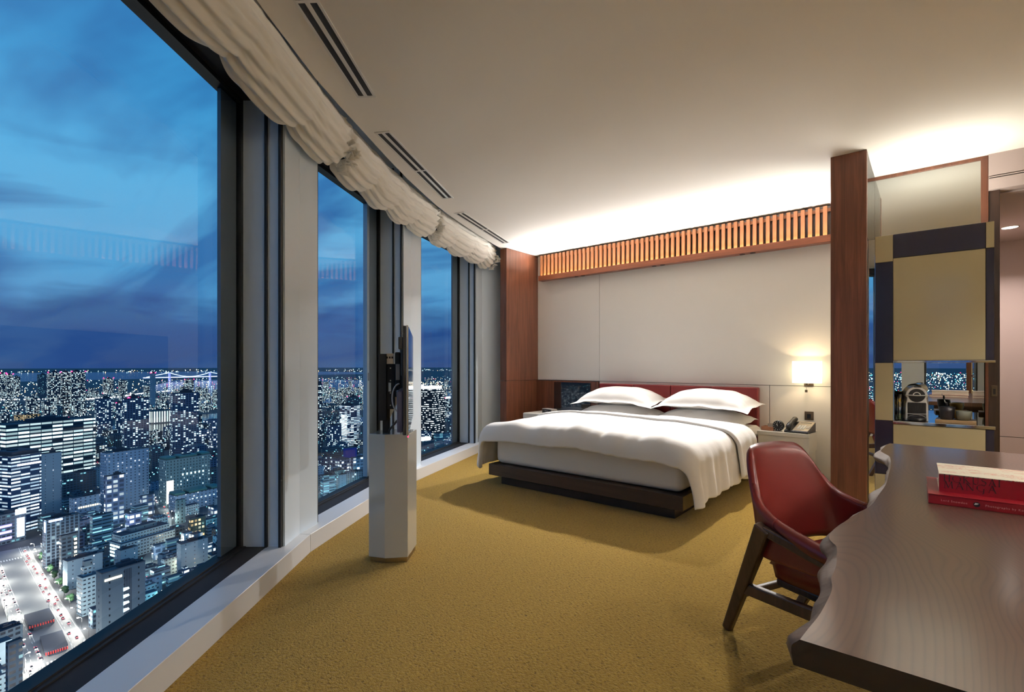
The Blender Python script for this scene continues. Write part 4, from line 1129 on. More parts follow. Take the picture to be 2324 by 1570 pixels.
# ================================================================== RED LEATHER CHAIR
def chair():
    t = thing('desk_chair', 'red leather armchair with dark wooden legs pushed under the desk', 'chair', (-0.217, 2.213, 0), R(-25.4))
    # plan path: +x is where the sitter looks, y to the left
    ctrl = [(0.20, -0.285), (0.08, -0.283), (-0.04, -0.275), (-0.13, -0.262), (-0.185, -0.240), (-0.217, -0.195), (-0.232, -0.12), (-0.236, 0.0)]
    ctrl = ctrl + [(x, -y) for x, y in ctrl[-2::-1]]
    nC = len(ctrl) - 1
    def cr(lst, f):
        i = min(nC - 1, int(f)); q = f - i
        p = [lst[max(0, min(nC, k))] for k in (i - 1, i, i + 1, i + 2)]
        if isinstance(p[0], tuple):
            return tuple(0.5 * (2 * p[1][c] + (p[2][c] - p[0][c]) * q + (2 * p[0][c] - 5 * p[1][c] + 4 * p[2][c] - p[3][c]) * q * q + (3 * p[1][c] - p[0][c] - 3 * p[2][c] + p[3][c]) * q ** 3) for c in (0, 1))
        return 0.5 * (2 * p[1] + (p[2] - p[0]) * q + (2 * p[0] - 5 * p[1] + 4 * p[2] - p[3]) * q * q + (3 * p[1] - p[0] - 3 * p[2] + p[3]) * q ** 3)
    zt = [0.475, 0.490, 0.515, 0.548, 0.600, 0.740, 0.764, 0.768]; zt = zt + zt[-2::-1]
    zb = [0.395, 0.390, 0.382, 0.374, 0.370, 0.375, 0.380, 0.380]; zb = zb + zb[-2::-1]
    # shell: inner and outer skins meeting in a rounded rim
    NU, NV = 96, 22
    def shell(u, v, s):
        f = u * nC; x, y = cr(ctrl, f); a, b = cr(ctrl, min(nC, f + 0.02)), cr(ctrl, max(0, f - 0.02))
        dx, dy = a[0] - b[0], a[1] - b[1]; l = math.hypot(dx, dy) or 1
        nx, ny = dy / l, -dx / l       # outward
        top, bot = cr(zt, f), cr(zb, f)
        z_ = bot + (top - bot) * v
        back = max(0.0, -x - 0.05) / 0.186
        lean = -0.115 * back * max(0, (z_ - 0.40)) / 0.36
        squeeze = 1 - 0.20 * back * max(0, (z_ - 0.42)) / 0.34
        th = 0.019 * (1 - max(0, (v - 0.86) / 0.14) ** 2.2) ** 0.5 if v > 0.86 else 0.019
        th *= 0.55 + 0.45 * min(1, back * 2 + 0.4)
        if v < 0.06: th *= (v / 0.06) ** 0.5 * 0.9 + 0.1
        puff = 0.008 * math.sin(PI * v) * back if s < 0 else 0.0
        return ((x + lean) + nx * th * s + (puff if s < 0 else 0), (y * squeeze) + ny * th * s, z_)
    mb = MB()
    mb.grid(lambda u, v: shell(u, v, 1), NU, NV)
    mb.grid(lambda u, v: shell(1 - u, v, -1), NU, NV)
    W_ = NU + 1; o2 = W_ * (NV + 1)
    for j in range(NV):
        mb.f.append([j * W_, (j + 1) * W_, o2 + (j + 1) * W_ + NU, o2 + j * W_ + NU]); mb.m.append(0); mb.s.append(True)
        mb.f.append([(j + 1) * W_ + NU, j * W_ + NU, o2 + j * W_, o2 + (j + 1) * W_]); mb.m.append(0); mb.s.append(True)
    for i in range(NU):
        mb.f.append([NV * W_ + i, NV * W_ + i + 1, o2 + NV * W_ + NU - i - 1, o2 + NV * W_ + NU - i]); mb.m.append(0); mb.s.append(True)
        mb.f.append([i + 1, i, o2 + NU - i, o2 + NU - i - 1]); mb.m.append(0); mb.s.append(True)
    mb.build('backrest', M['red_leather'], t, weld=True)
    # padded arm rolls along the sides
    for s in (-1, 1):
        path = []; rr = []
        for k in range(15):
            f = 4.35 * (1 - k / 14); x, y = cr(ctrl, f); zz = cr(zt, f)
            bk_ = max(0.0, -x - 0.05) / 0.186; zr_ = zz - 0.020
            x += -0.115 * bk_ * max(0, zr_ - 0.40) / 0.36; y *= 1 - 0.20 * bk_ * max(0, zr_ - 0.42) / 0.34
            path.append((x, y if s < 0 else -y, zz - 0.020)); rr.append(0.008 + 0.0195 * min(1, k / 9))
        rr[-1] = 0.018
        arm_ = MB().tube(path, rr, 16).build('armrest', M['red_leather'], t)
        sm = []
        for q in range(15):
            a = q / 14 * 2 * PI; x, y = cr(ctrl, 2.6); zz = cr(zt, 2.6); bk_ = max(0.0, -x - 0.05) / 0.186
            x += -0.115 * bk_ * max(0, zz - 0.42) / 0.36; y *= 1 - 0.20 * bk_ * max(0, zz - 0.44) / 0.34
            sm.append((x + 0.004 * math.cos(a), (y if s < 0 else -y) + s * 0 + 0.0232 * math.cos(a), zz - 0.020 + 0.0232 * math.sin(a)))
        MB().tube(sm, 0.0011, 6).build('arm_seam', M['red_leather'], arm_)
    # seat cushion
    def seat(u, v, s):
        a = 2 * u - 1; b = 2 * v - 1
        p = 3.6
        x = 0.045 + 0.235 * a; y = 0.222 * b * (1 - 0.05 * (1 - a))
        e = max(0, 1 - abs(a) ** 14) ** 0.3 * max(0, 1 - abs(b) ** 14) ** 0.3
        return (x, y, 0.345 + s * 0.065 * e + (0.010 * (1 - a * a) * (1 - b * b) if s > 0 else 0) + 0.012 * a)
    mb = MB().grid(lambda u, v: seat(u, v, 1), 30, 30).grid(lambda u, v: seat(1 - u, v, -1), 30, 30)
    mb.build('seat', M['red_leather'], t, weld=True)
    MB().box(-0.17, 0.25, -0.19, 0.19, 0.255, 0.285).build('seat_frame', M['chair_wood'], t, bevel=0.006)
    for s in (-1, 1):
        y = s
        MB().bar((-0.140, y * 0.292, 0.500), (-0.372, y * 0.222, 0.0), 0.040, 0.062, up=(1, 0, 0), w2=0.030, h2=0.038).build('leg', M['chair_wood'], t, bevel=0.008, seg=3)
        MB().bar((0.215, y * 0.278, 0.44), (0.285, y * 0.245, 0.0), 0.036, 0.050, up=(1, 0, 0), w2=0.028, h2=0.034).build('leg', M['chair_wood'], t, bevel=0.008, seg=3)
        MB().bar((-0.145, y * 0.288, 0.487), (0.225, y * 0.282, 0.420), 0.030, 0.034, mi=0).build('arm_rail', M['chair_wood'], t, bevel=0.006)
        MB().bar((-0.262, y * 0.252, 0.222), (0.245, y * 0.262, 0.262), 0.028, 0.046).build('side_rail', M['chair_wood'], t, bevel=0.006)
    MB().bar((-0.285, -0.245, 0.185), (-0.285, 0.245, 0.185), 0.024, 0.028).build('back_stretcher', M['chair_wood'], t, bevel=0.006)
chair()

# ================================================================== MINIBAR CABINET
def cabinet():
    x0, x1, x2, x3 = -0.295, -0.194, 0.270, 0.310
    yf, yb = 4.32, 4.92
    z0, zs0, zs1, z1 = 0.0, 0.715, 1.115, 2.0
    t = thing('minibar_cabinet', 'tall cream and navy panelled minibar cabinet with open mirrored niche', 'cabinet', (0.0, 4.62, 0))
    def B(a, b, c, d, e, f): return MB().box(a, b, c - 4.62, d - 4.62, e, f)
    B(x0, x3, yf + 0.012, yb, zs1 + 0.004, z1 - 0.002).build('upper_carcass', M['black_matte'], t)
    B(x0, x3, yf + 0.012, yb, z0, zs0 - 0.012).build('lower_carcass', M['black_matte'], t)
    B(x0, x1, yf + 0.012, yb, zs0 - 0.012, zs1 + 0.004).build('side_carcass', M['black_matte'], t)
    g = 0.0012
    zr = [(1.835, 2.0), (1.115, 1.835), (0.715, 1.115), (0.34, 0.715), (0.0, 0.34)]
    xs = [(x0, x1), (x1, x2), (x2, x3)]
    for r, (za, zb_) in enumerate(zr):
        for c, (xa, xb) in enumerate(xs):
            if r == 2 and c > 0: continue
            cream = (r + c) % 2 == 0
            zb2 = zb_ - (0.022 if r == 3 and c > 0 else 0); za2 = za + (0.016 if r == 1 and c > 0 else 0)
            zz0, zz1 = za2, zb2
            if r == 0 and c == 0: zz0 = 1.815
            if r == 1 and c == 0: zz1 = 1.815
            o = B(xa + g, xb - g, yf, yf + 0.013, zz0 + g, zz1 - g).build('door_panel' if c == 1 else 'trim_panel', M['cream_panel'] if cream else M['blue_panel'], t, bevel=0.001, seg=1)
            part_label(o, ('cream' if cream else 'navy blue') + ' lacquered panel')
    B(x1, x3 + 0.004, yf - 0.004, yb - 0.012, zs0 - 0.020, zs0).build('shelf', M['chrome'], t, bevel=0.001, seg=1)
    B(x1, x3 + 0.004, yf - 0.004, yb - 0.012, zs1, zs1 + 0.014).build('niche_top', M['chrome'], t, bevel=0.001, seg=1)
    part_label(B(x1, x3 - 0.04, yb - 0.010, yb - 0.004, zs0, zs1).build('niche_back', M['mirror'], t), 'mirror at the back of the niche')
    part_label(B(x1, x1 + 0.006, yf + 0.004, yb - 0.010, zs0, zs1).build('niche_side', M['mirror'], t), 'mirrored niche side')
    part_label(B(x2 - 0.006, x2 - 0.001, yf + 0.02, yb - 0.010, zs0, zs1).build('glass_side', M['fin_glass'], t), 'clear glass side of the niche')
    part_label(B(-0.336, x0 - 0.001, yf + 0.004, yf + 0.010, 0.0, 1.982).build('mirror_strip', M['mirror'], t), 'narrow mirror strip beside the pillar')
    return zs0
ZS = cabinet()

def coffee_machine():
    t = thing('coffee_machine', 'small white capsule coffee machine with black front in the niche', 'coffee machine', (-0.083, 4.53, ZS), R(6))
    # front outline extruded towards the back; front is -y
    out = []
    for k in range(25):
        a = PI * k / 24
        out.append((0.0595 * math.cos(a), 0.176 + 0.060 * math.sin(a)))
    half = [(-0.0595, 0.170), (-0.052, 0.158), (-0.054, 0.135), (-0.060, 0.115), (-0.0620, 0.0)]
    poly = out + half + [(-x, z) for x, z in half[::-1]]
    n = len(poly)
    v = [(x, -0.14, z) for x, z in poly] + [(x * 0.96, 0.15, z) for x, z in poly]
    f = [list(range(n)), list(range(2 * n - 1, n - 1, -1))] + [(i, i + n, (i + 1) % n + n, (i + 1) % n) for i in range(n)]
    mb = MB().add(v, f); mb.f = [fc[::-1] for fc in mb.f]
    mb.build('body', M['white_plastic'], t, bevel=0.006, seg=3)
    MB().lathe([(0.044, -0.1425), (0.046, -0.139)], c=(0, 0, 0.176), n=32, axis='y').build('brew_head', M['black_plastic'], t)
    MB().grid(lambda u, v: ((0.016 + 0.006 * v) * math.cos(PI * u), -0.1445, 0.178 + (0.016 + 0.006 * v) * math.sin(PI * u)), 16, 1).build('lever_arc', M['white_plastic'], t, solid=0.001)
    MB().tube([(-0.062, -0.143, 0.178), (0, -0.152, 0.176), (0.062, -0.143, 0.178)], 0.0036, 8).build('lever', M['white_plastic'], t)
    fr_ = MB().box(-0.050, 0.050, -0.1425, -0.136, 0.053, 0.128).build('front_recess', M['black_plastic'], t, bevel=0.003)
    for k in range(9):
        x = -0.043 + 0.01075 * k
        rb = MB().box(-0.0022, 0.0022, -0.1445, -0.141, 0.058, 0.124).build('rib', M['black_matte'], fr_); rb.location.x = x
    MB().box(-0.050, 0.050, -0.1425, -0.130, 0.004, 0.050).build('cup_opening', M['black_matte'], t, bevel=0.003)
    MB().lathe([(0.048, 0.004), (0.051, 0.012), (0.051, 0.022), (0.046, 0.026)], c=(0, -0.146, 0), n=28).build('drip_tray', M['black_plastic'], t)
    MB().tube([(0.050 * math.cos(PI * k / 14), -0.146 - 0.002 - 0.02 * math.sin(PI * k / 14) * 0, 0.016 + 0.030 * math.sin(PI * k / 14)) for k in range(15)], 0.0012, 6).build('tray_rim', M['steel'], t)
    MB().box(-0.014, 0.026, -0.143, -0.10, 0.2315, 0.2375).build('button_strip', M['black_plastic'], t, bevel=0.002)
coffee_machine()
def tray_set():
    t = thing('wooden_tray', 'small light wooden tray holding jug and cup in the niche', 'tray', (0.133, 4.46, ZS), R(-3))
    MB().box(-0.102, 0.102, -0.095, 0.095, 0.0, 0.020).build('board', M['oak'], t, bevel=0.002)
    t = thing('jug', 'black tapered jug with metal spout on the wooden tray', 'jug', (0.088, 4.435, ZS + 0.020))
    MB().lathe([(0.029, 0.0), (0.034, 0.004), (0.036, 0.02), (0.041, 0.055), (0.0435, 0.084), (0.042, 0.084), (0.038, 0.06)], n=32).build('vessel', M['ceramic_black'], t)
    MB().lathe([(0.041, 0.080), (0.030, 0.087), (0.006, 0.089)], n=28).build('lid', M['ceramic_black'], t)
    MB().lathe([(0.006, 0.088), (0.007, 0.10), (0.005, 0.112), (0.003, 0.116)], n=14).build('lid_knob', M['black_plastic'], t)
    MB().tube([(0.0, 0, 0.108), (-0.010, -0.004, 0.118), (-0.013, -0.006, 0.132)], [0.005, 0.0035, 0.002], 8).build('spout', M['steel'], t)
    t = thing('cup', 'grey green ceramic cup beside the black jug on the tray', 'cup', (0.172, 4.43, ZS + 0.020))
    MB().lathe([(0.024, 0.0), (0.032, 0.004), (0.0385, 0.030), (0.0405, 0.062), (0.0385, 0.062), (0.036, 0.03), (0.028, 0.010), (0.001, 0.008)], n=32).build('cup_body', M['celadon'], t)
    t = thing('cup', 'ochre brown cup shape added for the reflection behind the grey green cup', 'cup', (0.160, 4.515, ZS + 0.020))
    MB().lathe([(0.024, 0.0), (0.032, 0.004), (0.0385, 0.030), (0.0395, 0.060), (0.0378, 0.060), (0.035, 0.03), (0.028, 0.010), (0.001, 0.008)], n=32).build('cup_body', M['ochre_reflection'], t)  # added cup shape, stands in for an ochre reflection in the niche mirror
    t = thing('ice_bucket', 'tall polished steel tumbler at the left end of the niche', 'tumbler', (-0.166, 4.62, ZS))
    MB().lathe([(0.020, 0), (0.022, 0.003), (0.024, 0.17), (0.0225, 0.17), (0.021, 0.01)], n=28).build('tumbler_body', M['chrome'], t)
    t = thing('glass_dish', 'low faceted glass dish at the front left of the niche', 'dish', (-0.165, 4.42, ZS))
    MB().lathe([(0.016, 0.0), (0.022, 0.003), (0.026, 0.035), (0.023, 0.035), (0.019, 0.008), (0.001, 0.006)], n=10, smooth=False).build('dish_body', M['fin_glass'], t)
tray_set()
# ================================================================== THE CITY BELOW (night)
GZ = -231.0
def facade(name, wall, glassc, cw, ch, fx, fy, frac, c1, c2, strength, group=1.0, wallglow=0.0):
    """wall with a grid of windows, laid out in metres on the UV map; a random share of them is lit"""
    m, t, b = new_mat(name)
    uv = t.node('ShaderNodeUVMap').outputs[0]
    s = t.node('ShaderNodeSeparateXYZ'); t.l.new(uv, s.inputs[0])
    rnd = t.node('ShaderNodeObjectInfo').outputs['Random']
    U = t.math('DIVIDE', s.outputs[0], cw); V = t.math('DIVIDE', s.outputs[1], ch)
    fu = t.math('FRACT', U); fv = t.math('FRACT', V)
    def band(x, a, b_): return t.math('MULTIPLY', t.math('GREATER_THAN', x, a), t.math('LESS_THAN', x, b_))
    mask = t.math('MULTIPLY', band(fu, *fx), band(fv, *fy))
    c = t.node('ShaderNodeCombineXYZ')
    t.l.new(t.math('FLOOR', t.math('DIVIDE', U, group)), c.inputs[0]); t.l.new(t.math('FLOOR', V), c.inputs[1]); t.l.new(t.math('MULTIPLY', rnd, 917.0), c.inputs[2])
    wn = t.node('ShaderNodeTexWhiteNoise', noise_dimensions='3D'); t.l.new(c.outputs[0], wn.inputs['Vector'])
    c2_ = t.node('ShaderNodeSeparateXYZ'); t.l.new(wn.outputs['Color'], c2_.inputs[0])
    lit = t.math('MULTIPLY', t.math('LESS_THAN', wn.outputs['Value'], frac), mask)
    ec = t.mix(c2_.outputs[0], (*c1, 1), (*c2, 1))
    amp = t.math('MULTIPLY', lit, t.math('MULTIPLY_ADD', t.math('POWER', c2_.outputs[1], 2.0), strength * 1.1, strength * 0.25))
    t.put(b.inputs['Base Color'], t.mix(mask, (*wall, 1), (*glassc, 1)))
    t.put(b.inputs['Roughness'], t.math('MULTIPLY_ADD', mask, -0.5, 0.75))
    t.put(b.inputs['Emission Color'], ec); t.put(b.inputs['Emission Strength'], amp)
    m.cycles.emission_sampling = 'NONE'
    return m
CW_ = (0.72, 0.95, 1.0); WW_ = (1.0, 0.80, 0.52); CY_ = (0.30, 0.86, 1.0); PW_ = (0.80, 0.86, 1.0)
F = {}
F['ribbon'] = facade('f_ribbon', (0.031, 0.060, 0.091), (0.02, 0.04, 0.06), 17.0, 7.0, (0.03, 0.97), (0.26, 0.80), 0.90, (0.62, 0.95, 1.0), (0.85, 1.0, 1.0), 1.9)
F['glass'] = facade('f_glass', (0.021, 0.052, 0.127), (0.02, 0.06, 0.14), 11.0, 4.6, (0.02, 0.98), (0.18, 0.66), 0.74, (0.55, 0.80, 1.0), (0.85, 0.95, 1.0), 2.0)
F['blank'] = facade('f_blank', (0.250, 0.346, 0.427), (0.10, 0.12, 0.16), 9.0, 4.4, (0.44, 0.56), (0.3, 0.6), 0.10, PW_, WW_, 1.2)
F['blank2'] = facade('f_blank2', (0.139, 0.194, 0.240), (0.02, 0.025, 0.035), 10.0, 5.2, (0.46, 0.56), (0.3, 0.62), 0.0, PW_, WW_, 0.5)
F['pale'] = facade('f_pale', (0.291, 0.389, 0.526), (0.06, 0.08, 0.12), 6.0, 4.6, (0.34, 0.66), (0.28, 0.66), 0.14, PW_, WW_, 1.6)
F['squares'] = facade('f_squares', (0.167, 0.216, 0.344), (0.05, 0.07, 0.13), 7.4, 6.6, (0.14, 0.86), (0.20, 0.80), 0.50, (0.72, 0.92, 1.0), (1.0, 0.92, 0.80), 1.8)
F['apart'] = facade('f_apart', (0.091, 0.147, 0.254), (0.02, 0.03, 0.07), 5.6, 4.4, (0.16, 0.84), (0.22, 0.80), 0.32, (0.60, 0.90, 1.0), (1.0, 0.78, 0.50), 2.2)
F['bright'] = facade('f_bright', (0.041, 0.060, 0.100), (0.02, 0.02, 0.04), 5.2, 4.4, (0.14, 0.86), (0.2, 0.82), 0.44, (0.55, 0.86, 1.0), (1.0, 0.70, 0.38), 2.0)
F['dim'] = facade('f_dim', (0.083, 0.130, 0.181), (0.02, 0.03, 0.05), 4.6, 4.2, (0.16, 0.84), (0.25, 0.75), 0.10, CY_, WW_, 1.3)
F['stone'] = facade('f_stone', (0.278, 0.363, 0.363), (0.05, 0.06, 0.07), 5.0, 5.0, (0.34, 0.66), (0.25, 0.7), 0.12, CW_, WW_, 1.6)
F['vstrip'] = facade('f_vstrip', (0.083, 0.138, 0.163), (0.03, 0.04, 0.05), 8.6, 60.0, (0.2, 0.72), (0.08, 0.80), 0.95, (0.75, 1.0, 0.95), (0.95, 1.0, 0.95), 2.4)
F['warm'] = facade('f_warm', (0.069, 0.078, 0.072), (0.04, 0.03, 0.02), 4.4, 5.0, (0.18, 0.82), (0.22, 0.80), 0.72, (1.0, 0.66, 0.28), (1.0, 0.86, 0.58), 1.5)
F['fins'] = facade('f_fins', (0.208, 0.294, 0.381), (0.035, 0.05, 0.08), 4.2, 3.6, (0.22, 0.90), (0.10, 0.90), 0.07, CW_, WW_, 1.6)
F['bands'] = facade('f_bands', (0.250, 0.363, 0.435), (0.03, 0.05, 0.07), 10.0, 4.4, (0.02, 0.98), (0.36, 0.72), 0.28, CY_, CW_, 1.0)
F['rows'] = facade('f_rows', (0.306, 0.423, 0.499), (0.03, 0.04, 0.06), 3.4, 3.9, (0.22, 0.80), (0.34, 0.68), 0.03, CW_, WW_, 1.2)
F['strips'] = facade('f_strips', (0.013, 0.022, 0.036), (0.015, 0.02, 0.03), 5.6, 6.2, (0.06, 0.94), (0.30, 0.66), 0.52, (0.85, 0.95, 1.0), (1.0, 0.96, 0.86), 2.6)
F['blue'] = facade('f_blue', (0.013, 0.048, 0.381), (0.02, 0.05, 0.36), 6.0, 6.0, (0.47, 0.53), (0.0, 1.0), 0.0, CW_, WW_, 0.1)
M['roof'] = simple('roof_grey', (0.085, 0.095, 0.115), 0.85, var=0.35, vscale=0.08)
M['roof_dark'] = simple('roof_dark', (0.035, 0.045, 0.07), 0.85, var=0.3, vscale=0.08)
M['copper'] = simple('copper_green', (0.07, 0.20, 0.18), 0.6)
M['beacon'] = glow('beacon', (1.0, 0.02, 0.09), 14.0, False)
M['sign_warm'] = glow('sign_warm', (1.0, 0.80, 0.55), 3.5, False)
M['sign_white'] = glow('sign_white', (0.88, 0.90, 1.0), 5.0, False)
M['sign_blue'] = glow('sign_blue', (0.42, 0.55, 1.0), 4.0, False)
M['sign_violet'] = glow('sign_violet', (0.45, 0.34, 1.0), 2.2, False)
M['win_cyan'] = glow('win_cyan', (0.68, 0.96, 1.0), 3.6, False)
M['win_warm'] = glow('win_warm', (1.0, 0.80, 0.50), 2.6, False)
M['asphalt'] = simple('asphalt', (0.055, 0.062, 0.075), 0.8, var=0.35, vscale=0.02)
M['road'] = simple('road', (0.17, 0.18, 0.19), 0.6, var=0.12, vscale=0.05)
M['paint'] = simple('road_paint', (0.75, 0.75, 0.72), 0.6)
M['water'] = simple('water', (0.008, 0.020, 0.040), 0.14, bump=0.3, bscale=0.04, bdist=2.0)
M['pole'] = simple('lamp_pole', (0.12, 0.12, 0.13), 0.5)
M['lamp_street'] = glow('lamp_street', (1.0, 0.95, 0.86), 26.0, False)
M['car_body'] = simple('car_body', (0.25, 0.26, 0.28), 0.3, coat=0.5)
M['car_dark'] = simple('car_glass', (0.01, 0.01, 0.012), 0.1)
M['head'] = glow('head_lamp', (1.0, 0.96, 0.88), 16.0, False)
M['tail'] = glow('tail_lamp', (1.0, 0.03, 0.04), 9.0, False)
M['leafy'] = simple('leafy', (0.02, 0.07, 0.03), 0.8, var=0.5, vscale=1.0)

def uvbox(mb_uv, x0, x1, y0, y1, z0, z1, seed):
    """walls of a box with UVs in metres, and its roof in slot 1"""
    vs, fs, uvs, ms = mb_uv
    b = len(vs)
    vs += [(x0, y0, z0), (x1, y0, z0), (x1, y1, z0), (x0, y1, z0), (x0, y0, z1), (x1, y0, z1), (x1, y1, z1), (x0, y1, z1)]
    h = z1 - z0; u = 0.0
    for k, (i, j) in enumerate(((0, 1), (1, 2), (2, 3), (3, 0))):
        wd = (x1 - x0) if k % 2 == 0 else (y1 - y0)
        fs.append((b + i, b + j, b + j + 4, b + i + 4)); ms.append(0)
        o = 40.0 * k + 3.0 * 0
        uvs += [(o, 0), (o + wd, 0), (o + wd, h), (o, h)]
    fs.append((b + 4, b + 5, b + 6, b + 7)); ms.append(1); uvs += [(0, 0)] * 4
def uvmesh(name, data, mats, parent=None, loc=None, rz=0):
    vs, fs, uvs, ms = data
    me = bpy.data.meshes.new(name); me.from_pydata(vs, [], fs)
    for m in mats: me.materials.append(m)
    me.polygons.foreach_set('material_index', ms)
    ul = me.uv_layers.new(name='UVMap'); flat = [c for p in uvs for c in p]; ul.data.foreach_set('uv', flat)
    me.update()
    o = bpy.data.objects.new(name, me); COL.objects.link(o)
    if parent: o.parent = parent
    if loc: o.location = loc
    o.rotation_euler = (0, 0, rz)
    return o
def octa(mb, c, r, mi=0):
    x, y, z = c
    mb.add([(x + r, y, z), (x - r, y, z), (x, y + r, z), (x, y - r, z), (x, y, z + r), (x, y, z - r)],
           [(0, 2, 4), (2, 1, 4), (1, 3, 4), (3, 0, 4), (2, 0, 5), (1, 2, 5), (3, 1, 5), (0, 3, 5)], mi)

